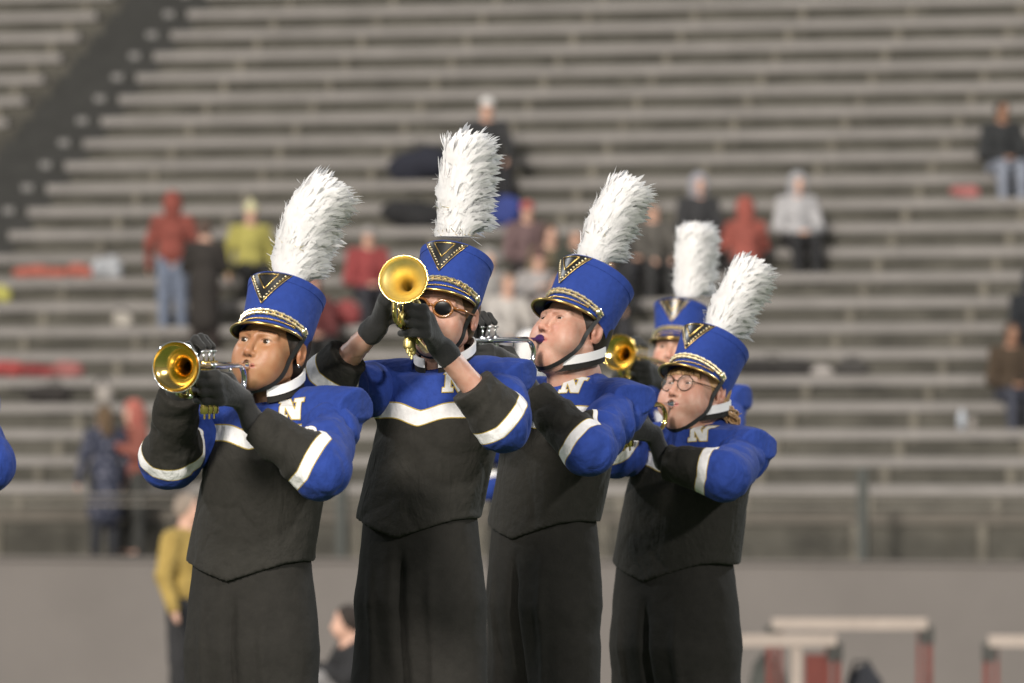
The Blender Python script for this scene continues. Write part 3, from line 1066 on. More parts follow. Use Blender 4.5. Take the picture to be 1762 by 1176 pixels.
    for s_, sh, el in ((1, shL, elL), (-1, shR, elR)):
        v.cap(nb * .75 + sh * .25 - np.array((0, 0, .028)), sh, .038, .064, .05)
        ad = (el - sh) / np.linalg.norm(el - sh)
        def capfn(X_, Y_, Z_, sh=sh, ad=ad):
            out = lf * s_ * .9 + np.array((ad[0], ad[1], 0)) * .25
            out /= np.linalg.norm(out)
            sd = np.array((-out[1], out[0], 0))
            oo = (X_ - sh[0]) * out[0] + (Y_ - sh[1]) * out[1]
            ff = (X_ - sh[0]) * sd[0] + (Y_ - sh[1]) * sd[1]
            t_ = np.clip((oo + .06) / .155, 0, 1)
            hh = .080 - .046 * t_ ** 1.3
            ww = .088 - .022 * t_
            zc_ = Z_ - sh[2] - .004 - .030 * t_ + .010 * np.sin(ff * 28 + seed) * t_
            e = (np.sqrt((ff / ww) ** 2 + (zc_ / hh) ** 2) - 1) * hh
            e = np.maximum(e, np.maximum(oo - .080 + 2.5 * ff * ff, -oo - .09))
            pl = (sh[2] - .016) - Z_ - .22 * oo
            return np.maximum(e, pl)
        v.union(sh - .15, sh + .15, capfn, .014)
    # folds
    v.D += (.0030 * wob((Xg, Yg, Zg * .4), seed, 14)).astype(np.float32)
    cr_ = (1 - np.abs(np.sin(3.1 * wob((Xg, Yg, Zg * .7), seed + 3, 6) + Zg * 9 + np.abs(lx) * 12))) ** 4
    v.D += (.0035 * cr_).astype(np.float32)
    # hem: pointed in front
    fr = np.clip(-ly / .10, 0, 1)
    zh = zhem + (.32 * np.abs(lx)) * fr + (1 - fr) * .05
    v.D = np.maximum(v.D, (zh - Zg).astype(np.float32))
    V, Q = v.mesh()
    me = mesh_np('jacket', V, Q)
    zc = P['stripe_z']
    lxv = (V[:, 0] - np.interp(V[:, 2], zs, cx)) * math.cos(psi) - (V[:, 1] - np.interp(V[:, 2], zs, cy)) * math.sin(psi)
    setattr_f(me, 'v', V[:, 2] - (zc + .17 * np.minimum(np.abs(lxv), .12) - .004 * np.cos(np.minimum(np.abs(lxv), .14) * 45)) + np.clip((np.abs(lxv) - cw * 1.04) * 14, 0, .6))
    jk = link('jacket', me, M['jacket'], per)
    bvh = BVHTree.FromPolygons([Vector(x) for x in V], Q.tolist())
    # hem piping
    # ---- sleeves
    for s_, sh, el, wr in ((1, shL, elL, wrL), (-1, shR, elR, wrR)):
        fe = P.get('cuff', .96)
        wend = el + (wr - el) * fe
        pts_ = np.array([sh, el, wend])
        v = Vol.uniform(pts_.min(0) - .12, pts_.max(0) + .12, .0046 / detail)
        Xg, Yg, Zg = v.pts((slice(None),) * 3)
        sw = P.get('sleeve', 1.0)
        ru, re_, rw = .069 * sw, .070 * sw, P.get('cuff_r', .052)
        v.cap(sh, el, ru, re_, .01)
        v.cap(el, wend, re_, rw, .03)
        # sleeve end cut flat
        fd = (wr - el) / np.linalg.norm(wr - el); ud = (el - sh) / np.linalg.norm(el - sh)
        su = (Xg - sh[0]) * ud[0] + (Yg - sh[1]) * ud[1] + (Zg - sh[2]) * ud[2]
        sf = (Xg - el[0]) * fd[0] + (Yg - el[1]) * fd[1] + (Zg - el[2]) * fd[2]
        n1 = wob((Xg, Yg, Zg), seed + 20 + s_, 9)
        n2 = wob((Xg, Yg, Zg), seed + 40 + s_, 24)
        du = capd(Xg, Yg, Zg, sh, el, ru, re_); df = capd(Xg, Yg, Zg, el, wr, re_, rw)
        wu = np.clip((df - du) / .03 + .5, 0, 1)
        disp = wu * (.0075 * np.sin(su * 62 + n1 * 4.0) * np.clip(n2 + .5, .1, 1.4) + .004 * n2) + (1 - wu) * (.0045 * np.sin(sf * 70 + n1 * 4) * np.clip(n2 + .4, 0, 1) + .003 * n2)
        rid = lambda x: (1 - np.abs(np.sin(x))) ** 3
        disp = disp + wu * .0075 * rid(su * 24 + n1 * 3.2) * np.clip(n2 + .7, 0, 1.3) + (1 - wu) * .004 * rid(sf * 30 + n1 * 4) * np.clip(n2 + .3, 0, 1)
        v.D += disp.astype(np.float32)
        v.D = np.maximum(v.D, (sf - np.linalg.norm(wend - el) - .004 * n2).astype(np.float32))
        V, Q = v.mesh()
        me = mesh_np('sleeve', V, Q)
        sfv = (V - el) @ fd
        duv = capd(V[:, 0], V[:, 1], V[:, 2], sh, el, ru, re_); dfv = capd(V[:, 0], V[:, 1], V[:, 2], el, wr, re_, rw)
        bend = np.cross(fd, ud); bend /= np.linalg.norm(bend) + 1e-9
        lat = np.abs((V - el) @ bend)
        band = P.get('bandL' if s_ > 0 else 'bandR', .030)
        setattr_f(me, 'v', (band + .16 * lat - sfv + .030) * 1.25 + 3.5 * np.clip(dfv - duv - .004, 0, 1))
        link('sleeve', me, M['jacket'], jk)
    # ---- collar (standing band, white over black, open in front)
    nke = hc + R @ (np.array((0, .04, -.15)) * sc)
    cc0 = np.array(((nke[0] + nb[0]) / 2, (nke[1] + nb[1]) / 2, nb[2])) + fw * .004
    for nm, z0, z1, mt, of in (('collar', .000, .018, M['black'], 0), ('collar_trim', .016, .040, M['white'], .003)):
        n = 44
        V, Fc = [], []
        g0 = rad(14)
        for k in range(n + 1):
            ph = g0 + (2 * math.pi - 2 * g0) * k / n
            rx, ry = .072 + max(fat, 0) * 1.5 + of, .072 + max(fat, 0) * 1.5 + of
            dip = -P.get('dip', .064) * (.5 + .5 * math.cos(ph)) ** 1.2 + .012 - (.064 - P.get('dip', .064)) * .35
            out = .012 * (.5 + .5 * math.cos(ph))
            for zz, o_ in ((z0, 0), (z1, .0), (z1, -.005), (z0, -.005)):
                l_ = (rx + o_ + out) * math.sin(ph); f_ = (ry + o_ + out) * math.cos(ph)
                c0 = cc0 + np.array((0, 0, dip + zz + .044))
                V.append(c0 + lf * l_ + fw * f_)
        for k in range(n):
            for j in range(4):
                Fc.append((k * 4 + j, k * 4 + (j + 1) % 4, (k + 1) * 4 + (j + 1) % 4, (k + 1) * 4 + j))
        Fc += [(0, 1, 2, 3), (n * 4 + 3, n * 4 + 2, n * 4 + 1, n * 4)]
        b = MB(); b.add(V, Fc); b.build(nm, mt, jk, sharp=40)
    # ---- letter on the chest
    if P.get('letter'):
        lp, lh = P['letter'][:2], P['letter'][2]
        o = Vector(np.array((0, 0, CAMZ)) - org)
        dr = Vector(W(lp[0], lp[1], Y0) - np.array((0, 0, CAMZ))).normalized()
        hit = bvh.ray_cast(o, dr)
        if hit[0] is not None:
            c0, nrm = np.array(hit[0]), fw * .55 + np.array(hit[1]) * .6
            nrm /= np.linalg.norm(nrm)
            up = np.array((0, 0, 1.0)) - nrm * nrm[2]; up /= np.linalg.norm(up)
            ri = np.cross(up, nrm)       # image-right for the viewer
            lean = rad(P['letter'][3]); up, ri = up * math.cos(lean) - ri * math.sin(lean), ri * math.cos(lean) + up * math.sin(lean)
            def rect(x, y, x0, x1, y0, y1): return np.maximum(np.maximum(x0 - x, x - x1), np.maximum(y0 - y, y - y1))
            def dist(x, y):
                d = rect(x, y, .10, .32, 0, 1)
                d = np.minimum(d, rect(x, y, .80, 1.02, 0, 1))
                d = np.minimum(d, rect(x, y, -.02, .44, 0, .17))
                d = np.minimum(d, rect(x, y, -.02, .30, .83, 1))
                d = np.minimum(d, rect(x, y, .68, 1.14, .83, 1))
                nx, ny = 1.0, .56
                t_ = (x - .10) * nx - (1 - y) * ny
                l = math.hypot(nx, ny)
                dd = np.maximum(np.maximum(-t_ / l, (t_ - .34) / l), np.maximum(-y, y - 1))
                return np.minimum(d, dd)
            st = .0016
            gx = np.arange(-.008, 1.16 * lh + .008, st); gy = np.arange(-.006, lh + .006, st)
            GX, GY = np.meshgrid(gx, gy, indexing='ij')
            Dd = dist(GX / lh, GY / lh) * lh
            idm = -np.ones(GX.shape, int)
            V, vals, Fc = [], [], []
            keep = Dd < .0020
            cellk = keep[:-1, :-1] | keep[1:, :-1] | keep[:-1, 1:] | keep[1:, 1:]
            for i, j in zip(*np.nonzero(cellk)):
                f = []
                for a_, b_ in ((i, j), (i + 1, j), (i + 1, j + 1), (i, j + 1)):
                    if idm[a_, b_] < 0:
                        p = c0 + ri * (GX[a_, b_] - .57 * lh) + up * (GY[a_, b_] - .5 * lh)
                        hh = bvh.ray_cast(Vector(p + nrm * .12), Vector(-nrm), .3)
                        z = np.array(hh[0]) if hh[0] is not None else p
                        idm[a_, b_] = len(V); V.append(z + nrm * .0028); vals.append(Dd[a_, b_])
                    f.append(idm[a_, b_])
                Fc.append(tuple(f))
            me = mesh_np('letter', V, Fc)
            setattr_f(me, 'v', vals)
            link('letter', me, M['letter'], jk)
    # ---- trousers
    v = Vol.uniform((-.36, -.30, .03), (.36, .30, pv[2] + .10), .009 / detail)
    Xg, Yg, Zg = v.pts((slice(None),) * 3)
    zz = [0, .1, pv[2] - .24, pv[2] - .10, pv[2] + .04, pv[2] + .12]
    tw = P.get('hip_w', hw)
    d, _, _ = section_stack(Xg, Yg, Zg, [pv[2] - .48, pv[2] - .22, pv[2] - .03, pv[2] + .08], [0, 0, 0, 0], [0] * 4, [tw * .96, tw * 1.02, min(tw, hw) * .90, min(tw, hw) * .82], [hd * .60, hd * .98, hd * .92, hd * .85], psi)
    v.D = np.minimum(v.D, d.astype(np.float32))
    for hip, kne, ank in feet:
        s = 1 if (hip - pv) @ lf > 0 else -1
        hp_ = hip + lf * s * (tw * .5 - .085); hp_[2] = pv[2] - .34
        v.cap(hp_, kne, tw * .50, .088, .018)
        v.cap(kne, ank * np.array((1, 1, .3)), .088, .088, .03)
    v.D += (.006 * wob((Xg, Yg, Zg * .35), seed + 60, 9) + .0012 * wob((Xg, Yg, Zg), seed + 61, 30)).astype(np.float32)
    lxt = Xg * math.cos(psi) - Yg * math.sin(psi); lyt = Xg * math.sin(psi) + Yg * math.cos(psi)
    fr_ = np.clip(-lyt / .05, 0, 1)
    v.D += (fr_ * (.020 * np.exp(-(lxt / .014) ** 2) * np.clip((pv[2] - .06 - Zg) / .1, 0, 1) - .008 * np.exp(-((np.abs(lxt) - tw * .5) / .012) ** 2) * np.clip((pv[2] - .05 - Zg) / .15, 0, 1))).astype(np.float32)
    v.D = np.maximum(v.D, (.045 - Zg).astype(np.float32))
    V, Q = v.mesh()
    link('trousers', mesh_np('trousers', V, Q), M['black'], per)
    for hip, kne, ank in feet:
        v = Vol.uniform(ank + np.array((-.22, -.22, -.10)), ank + np.array((.22, .22, .06)), .008)
        b0 = np.array((ank[0], ank[1], .045))
        v.cap(b0 - fw * .03, b0 + fw * .06, .042, .042, .02)
        v.cap(b0 + fw * .06, b0 + fw * .15 + np.array((0, 0, -.008)), .044, .036, .02)
        Zg = v.pts((slice(None),) * 3)[2]
        v.D = np.maximum(v.D, (.0 - Zg).astype(np.float32) + np.zeros_like(v.D))
        V, Q = v.mesh()
        link('shoe', mesh_np('shoe', V, Q), M['shoe'], per)
    # ---- hair: close shell round the skull, below the hat
    T = lambda p: hc + R @ (np.array(p) * sc)
    v = Vol.uniform(hc - .17, hc + .17, .004 / detail)
    v.ell(T((0, .020, .026)), (.082 * sc, .096 * sc, .090 * sc), R, .01)
    v.ell(T((0, .048, -.03)), (.066 * sc, .062 * sc, P.get('nape', .052) * sc), R, .02)
    for s in (-1, 1):
        v.ell(T((s * .071, -.004, .014)), (.010 * sc, .012 * sc, .026 * sc), R, .010)
    v.ell(T((0, -.120, -.075)), (.11 * sc, .105 * sc, .115 * sc), R, .006, True)
    v.ell(T((0, -.09, .02)), (.074 * sc, .062 * sc, .045 * sc), R, .006, True)
    for s in (-1, 1):
        v.ell(T((s * .090, .010, -.012)), (.03 * sc, .022 * sc, .036 * sc), R, .004, True)
    V, Q = v.mesh()
    hm = M[P['hair']]
    link('hair', mesh_np('hair', V, Q), hm, per)
    if P.get('locks'):
        b = MB()
        r = np.random.default_rng(seed)
        for i in range(P['locks']):
            s = 1
            a0 = r.uniform(0, 1)
            root = T((.070 - .02 * a0 + r.normal() * .004, .02 + .05 * a0, -.02 - .03 * r.uniform()))
            end = nb + lf * (.065 + .075 * r.uniform()) + np.array((0, .05 + .03 * r.uniform(), .040 - .055 * r.uniform()))
            mid_ = (root + end) / 2 + lf * (.012 + .02 * r.normal()) + r.normal(size=3) * .012
            pts_ = [(1 - t) ** 2 * root + 2 * t * (1 - t) * mid_ + t * t * end + .004 * math.sin(t * 9 + i) for t in np.linspace(0, 1, 9)]
            b.tube(pts_, [.0035 * (1 - .75 * t) + .0006 for t in np.linspace(0, 1, 9)], 5)
        b.build('hair_lock', hm, per)
    if P.get('fringe'):
        b = MB()
        r = np.random.default_rng(seed + 3)
        for i in range(60):
            x = -.055 + .115 * r.uniform()
            rt = T((x, -.085 + abs(x) * .35, .050)); en = T((x + .008 * r.normal(), -.094 + abs(x) * .45, .016 - .006 * r.uniform()))
            b.tube([rt, (rt + en) / 2 + R @ np.array((0, -.006, 0)), en], [.0022, .002, .0006], 5)
        b.build('fringe', hm, per)
    # ---- spectacles
    gl = P.get('glasses')
    if gl:
        if gl == 'round':
            rw_, rh_, fr_, fm, lm = .0245, .0235, .0014, M['frame_dark'], M['lens']
            zc_ = -.003
        else:
            rw_, rh_, fr_, fm, lm = .0250, .0212, .0034, M['amber'], M['lens_black']
            zc_ = -.001
        b = MB(); lens = []
        for s in (-1, 1):
            cxx = s * .0325
            ring = [T((cxx + rw_ * math.cos(a_), -.104 + .30 * abs(cxx + rw_ * math.cos(a_) * 1) * .55, zc_ + rh_ * math.sin(a_))) for a_ in np.linspace(0, 2 * math.pi, 29)]
            b.tube(ring, fr_ * sc, 8, False)
            lens.append(ring[:-1])
            b.tube([T((s * .054, -.094, zc_ + .006)), T((s * .078, -.055, zc_ + .004)), T((s * .082, .008, .004))], [fr_ * 1.1, fr_, fr_ * .8], 8)
        b.tube([T((-.011, -.103, zc_ + .004)), T((0, -.106, zc_ + .007)), T((.011, -.103, zc_ + .004))], fr_, 8)
        fo = b.build('sunglasses' if gl != 'round' else 'glasses', fm, per)
        for ring in lens:
            b = MB()
            c = np.mean(ring, 0) + R @ np.array((0, -.0015, 0))
            b.add(list(ring) + [c], [(i, (i + 1) % 28, 28) for i in range(28)])
            b.build('lens', lm, fo)
    if P.get('earring'):
        b = MB(); b.ball(T((.083, .006, -.037)), .0042, 8); b.build('earring', M['silver'], per)
    hat(per, org, hc, R, sc, P['hat'][0], P['hat'][1], P['plume'], Y0 + .03, seed, P['hat'][2] if len(P['hat']) > 2 else 0, bvh=bodybvh)
    return per, tr


z_at = lambda py, Y: CAMZ + (HZ - py) * Y / F_PX

FAIR = (.50, .30, .225)
P1 = dict(Y=14.9, head=(468, 600), rot=(28, 13, 5), hs=1.0, nb=(484, 690, .03), ch=(458, 800, .02), pv=(432, 965, .03),
          shL=(576, 722, -.05), shR=(362, 728, .08), bandL=.008, elL=(550, 808, -.28), wL=(.150, -.082, -.142), elR=(292, 790, -.04), yaw=24,
          bandR=-.005, bell=(303, 632), finish='brass', trim='silver', mouth='silver', tlabel='brass trumpet with silver rim held level by the leftmost clear-faced player',
          eye=(.0050, .0050), gaze=(-.1, .06), hem_w=.170, chest_w=.162, hem_z=z_at(1002, 14.78), stripe_z=z_at(772, 14.8), hip_w=.174,
          fat=-.003, skin=(.37, .195, .10), lip=(.32, .10, .07), brow=(.02, .012, .01), flush=.15, hair='hair_dark', earring=True,
          letter=(500, 703, .056, 2), hat=(14, 1.02, -5), plume=((500, 484), (520, 392), (560, 330), .053))
P2 = dict(Y=15.4, head=(765, 540), rot=(20, 9, 6), hs=1.0, nb=(778, 640, .03), ch=(750, 760, .02), pv=(722, 890, .03),
          shL=(862, 668, -.03), shR=(660, 672, .08), bandL=-.012, elL=(864, 728, -.24), wR=(.165, .105, -.035), wL=(.165, -.075, -.095), elR=(552, 668, -.16), yaw=27,
          bell=(694, 481), finish='brassdull', trim='brass', mouth='brass', tlabel='dull yellow brass trumpet raised toward the camera above the sunglasses wearer',
          eye=(0, 0), hem_w=.172, chest_w=.165, hem_z=z_at(927, 15.28), stripe_z=z_at(732, 15.3), hip_w=.178,
          skin=FAIR, lip=(.5, .2, .16), brow=(.12, .06, .03), flush=.2, hair='hair_brown', glasses='amber', cuff=.52, cuff_r=.060,
          letter=(786, 655, .060, 2), hat=(17, 1.0, -3), plume=((782, 408), (787, 330), (799, 252), .050))
P3 = dict(Y=16.4, head=(987, 567), rot=(48, 20, 0), hs=1.03, fat=.010, dip=.036, nb=(994, 648, .02), ch=(960, 780, .02), pv=(937, 905, .05),
          shL=(1072, 702, -.10), shR=(905, 700, .14), bandL=.004, elL=(1012, 772, -.34), wL=(.150, -.082, -.150), elR=(850, 700, -.10), yaw=45,
          bell=(758, 588), finish='silver', mouth='purple', tlabel='silver trumpet with purple mouthpiece at the lips of the side-on player',
          eye=(.0027, .0027), gaze=(0, -.1), hem_w=.180, chest_w=.176, hem_z=z_at(930, 16.25), stripe_z=z_at(736, 16.3), hip_w=.182,
          skin=FAIR, lip=(.5, .2, .17), brow=(.10, .055, .03), flush=.35, hair='hair_dark',
          letter=(985, 662, .056, 4), hat=(14, 1.09, -2), plume=((1018, 452), (1042, 382), (1074, 328), .047))
P4 = dict(Y=17.3, head=(1199, 673), rot=(40, 15, 0), hs=1.0, fat=.010, dip=.030, yoke=.066, nb=(1211, 736, .03), ch=(1182, 850, .02), pv=(1163, 985, .05),
          shL=(1284, 782, -.08), shR=(1125, 775, .14), wL=(.150, -.082, -.160), elL=(1246, 818, -.32), elR=(1062, 778, -.04), yaw=40,
          bell=(992, 702), finish='brass', mouth='silver', tlabel='gold lacquered trumpet played by the girl with round glasses',
          eye=(.0021, .0021), gaze=(0, -.2), hem_w=.206, chest_w=.186, hem_z=z_at(1003, 17.15), stripe_z=z_at(812, 17.2), hip_w=.208, depth=.15,
          skin=FAIR, lip=(.55, .22, .2), brow=(.22, .11, .05), flush=.3, hair='hair_blond', nape=.07, locks=110, fringe=True, glasses='round',
          letter=(1203, 744, .052, 4), hat=(18, 1.05, 0), plume=((1232, 580), (1255, 522), (1287, 466), .047))
P5 = dict(Y=20.9, head=(1166, 601), rot=(18, 5, 0), hs=.98, nb=(1178, 662, .02), ch=(1175, 760, .02), pv=(1172, 860, .03),
          shL=(1250, 702, -.05), shR=(1106, 702, .07), elL=(1240, 775, -.28), elR=(1085, 770, -.22), yaw=22,
          bell=(1066, 607), finish='brass', mouth='silver', tlabel='gold trumpet seen bell first behind the side-on player shoulder',
          eye=(.0044, .0044), hem_w=.17, chest_w=.165, hem_z=z_at(900, 20.8), stripe_z=z_at(735, 20.8), hip_w=.17,
          skin=FAIR, lip=(.5, .2, .16), brow=(.12, .06, .03), flush=.3, hair='hair_brown', fringe=True,
          letter=(1195, 690, .056, 2), hat=(11, .98, 0), plume=((1183, 512), (1186, 455), (1190, 404), .050))

want = lambda k: True
if want('1'):
    p1, t1 = band_member('trumpet player with brown skin and stud earring, leftmost of those whose face shows', P1, 11)
if want('2'):
    p2, t2 = band_member('trumpet player in amber framed sunglasses with bare wrists, horn raised high', P2, 22)
if want('3'):
    p3, t3 = band_member('fair trumpet player seen side-on with black chin strap and silver horn', P3, 33)
if want('4'):
    p4, t4 = band_member('shorter trumpet player with round glasses and blond hair, rightmost in front', P4, 44)
if want('5'):
    p5, t5 = band_member('trumpet player mostly hidden behind the glasses wearer, eyes under brim', P5, 55, .85)
if want('6') and want('5'):
    for src in (p5, t5):
        c = copy_tree(src)
        off = np.array(src.location)
        k = .86
        # the same pose a head shorter, standing further left in the rear rank
        rel = off - np.array(p5.location)
        c.scale = (k, k, k)
        c.location = Vector(np.array(((897 - CX) * 26 / F_PX, 26.0, 0)) + rel * k)
        if src is p5:
            tag(c, 'short rear rank player hidden behind the side-on player, only plume and hat showing', 'musician')
        else:
            tag(c, 'trumpet of the short hidden rear rank player', 'trumpet')
if want('7') and want('1'):
    for src in (p1, t1):
        c = copy_tree(src)
        Rz = Matrix.Rotation(rad(24), 3, 'Z')
        c.rotation_euler = (0, 0, rad(24))
        c.location = Vector(p1.location) + Vector((-.945, .02, .012)) + Rz @ (Vector(src.location) - Vector(p1.location))
        if src is p1:
            tag(c, 'band member cut by the left frame edge, only a blue shoulder showing', 'musician')
        else:
            tag(c, 'trumpet of the band member cut by the left frame edge', 'trumpet')

#@@BACKGROUND@@
# ------------------------------------------------------------------ ground
M['ground'] = mat('track_asphalt', (.20, .185, .17), .95, noise=(.8, .12), bump=(60, .004))
M['grass'] = mat('turf', (.05, .09, .025), .95, noise=(3, .3))
prof = [(-60, 0), (22, 0), (24.5, -.04), (45, -.86), (63.2, -1.6), (400, -1.6)]
V = [(x, y, z) for y, z in prof for x in (-300, 300)]
me = mesh_np('ground', V, [(2 * i, 2 * i + 1, 2 * i + 3, 2 * i + 2) for i in range(len(prof) - 1)], False)
o = link('ground', me, [M['grass'], M['ground']])
me.polygons.foreach_set('material_index', [0, 0, 1, 1, 1])
tag(o, None, None, None, 'structure')

# ------------------------------------------------------------------ grandstand
PSI = rad(14.2)
U2 = np.array((math.cos(PSI), -math.sin(PSI), 0)); N2 = np.array((math.sin(PSI), math.cos(PSI), 0))
O2 = np.array(((1500 - CX) * 66 / F_PX, 66, 0))
RUN, RISE, ZB0 = .520, .3086, .713
SKEW = .07
RS = np.stack([U2, N2, np.array((0, 0, 1.0))], 1)
def G(u, i, z=0.0, dn=0.0):
    """a point of the stand: along the row, row number (fractional), height"""
    return O2 + U2 * u + N2 * (i * RUN + dn) + np.array((0, 0, z))
zb = lambda i: ZB0 + RISE * i          # bench mid height
ztr = lambda i: zb(i) - .40 if i >= 0 else -.07            # tread height, walkway below the first row
def u_of(px, i, dn=0.0):
    p = O2 + N2 * (i * RUN + dn); t = (px - CX) / F_PX
    return (t * p[1] - p[0]) / (U2[0] - t * U2[1])
M['concrete'] = mat('stand_concrete', (.066, .062, .051), .95, noise=(1.9, .42), bump=(20, .01))
M['step_dark'] = mat('dark_step', (.030, .030, .028), .95, noise=(3, .2))
M['plank'] = mat('weathered_plank', (.196, .183, .172), .75, noise=(1.3, .16), bump=(30, .004))
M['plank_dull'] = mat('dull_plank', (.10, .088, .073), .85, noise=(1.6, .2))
M['bracket'] = mat('bench_bracket', (.125, .113, .09), .8, noise=(4, .3))
M['wallgrey'] = mat('wall_paint', (.140, .127, .117), .9, noise=(.5, .10), bump=(25, .003))
M['rail'] = mat('rail_paint', (.035, .04, .035), .6)
M['railpale'] = mat('pale_rail', (.22, .20, .17), .6)
M['step_mark'] = mat('step_mark', (.17, .165, .16), .8)

stand = thing('grandstand', 'concrete grandstand of long pale bench rows behind the band', 'grandstand', tuple(O2))
T0 = O2
NR = 25
uL, uR = -21.0, 9.5
AIS = lambda i: -11.77 + (i - 11) * SKEW     # left end of the right-hand section
AW = 1.27
def boxg(mb, u0, u1, n0, n1, z0, z1, mi=0):
    P = [U2 * u + N2 * n + np.array((0, 0, z)) for u in (u0, u1) for n in (n0, n1) for z in (z0, z1)]
    mb.add(P, [(0, 1, 3, 2), (4, 6, 7, 5), (0, 4, 5, 1), (2, 3, 7, 6), (0, 2, 6, 4), (1, 5, 7, 3)], mi)
mb = MB()
path = [(-1.75, ztr(-1) - .0)]
for i in range(-1, NR):
    nf = i * RUN - .07
    path += [(nf, ztr(i)), (nf, ztr(i + 1))]
path += [(NR * RUN + .9, ztr(NR)), (NR * RUN + .9, -1.7)]
V, Fc = [], []
us = [uL - 1, uR + 1]
for u in us:
    for n_, z in path: V.append(U2 * u + N2 * n_ + np.array((0, 0, z)))
L_ = len(path)
Fc = [(k, k + 1, L_ + k + 1, L_ + k) for k in range(L_ - 1)]
mb.add(V, Fc)
mb.build('tiers', M['concrete'], stand, smooth=False)
def bench(name, i, u0, u1, m_):
    mb = MB()
    zc = zb(i)
    boxg(mb, u0, u1, i * RUN - .13, i * RUN + .13, zc - .052, zc + .052)
    o = mb.build(name, m_, stand, smooth=False)
    k0 = math.ceil((u0 - SKEW * i) / 1.42)
    u = k0 * 1.42 + SKEW * i
    while u < u1:
        if u > u0 + .1:
            b2 = MB()
            boxg(b2, u - .045, u + .045, i * RUN - .11, i * RUN - .072, ztr(i), zc - .06)
            b2.build('bracket', M['bracket'], o, smooth=False)
        u += 1.42
    return o
for i in range(-1, NR):
    m_ = M['plank_dull'] if i == -1 else M['plank']
    bench('bench', i, AIS(i) if i > 8 else -21.0 if AIS(i) < -21 else AIS(i), uR, m_)
    if i > 10:
        bench('bench', i, uL, AIS(i) - AW, m_)
for i in range(6, NR):
    mb = MB()
    a = AIS(i)
    boxg(mb, a - AW + .02, a - .02, i * RUN - .60, i * RUN - .075, ztr(i) - .302, ztr(i) + .012)
    boxg(mb, a - AW + .02, a - .02, i * RUN - .33, i * RUN - .073, ztr(i) + .001, ztr(i) + .155)
    so = mb.build('step', M['step_dark'], stand, smooth=False)
    mb = MB()
    boxg(mb, a - .50, a - .36, i * RUN - .345, i * RUN - .26, ztr(i) + .08, ztr(i) + .165)
    mb.build('step_mark', M['step_mark'], so, smooth=False)

wall = thing('wall', 'plain grey wall carrying the walkway in front of the stand', 'wall', tuple(O2))
mb = MB()
boxg(mb, uL - 2, uR + 2, -2.05, -1.752, -1.7, ztr(-1) + .0)
mb.build('wall_face', M['wallgrey'], wall, smooth=False)
mb = MB()
boxg(mb, uL - 2, uR + 2, -2.09, -1.75, ztr(-1) + .002, ztr(-1) + .035)
mb.build('coping', M['wallgrey'], wall, smooth=False)

rail = thing('railing', 'dark post railing along the walkway edge of the stand', 'railing', tuple(O2))
for px in (1485, 588, -300):
    u = u_of(px, 0, -1.6)
    mb = MB(); boxg(mb, u - .05, u + .05, -1.65, -1.55, ztr(-1) + .036, ztr(-1) + 1.03)
    mb.build('post', M['rail'], rail, smooth=False)
for z in (.40, .50):
    mb = MB(); mb.tube([U2 * uL + N2 * -1.56 + np.array((0, 0, z + .15)), U2 * uR + N2 * -1.56 + np.array((0, 0, z + .15))], .012, 6)
    mb.build('rail', M['railpale'], rail)

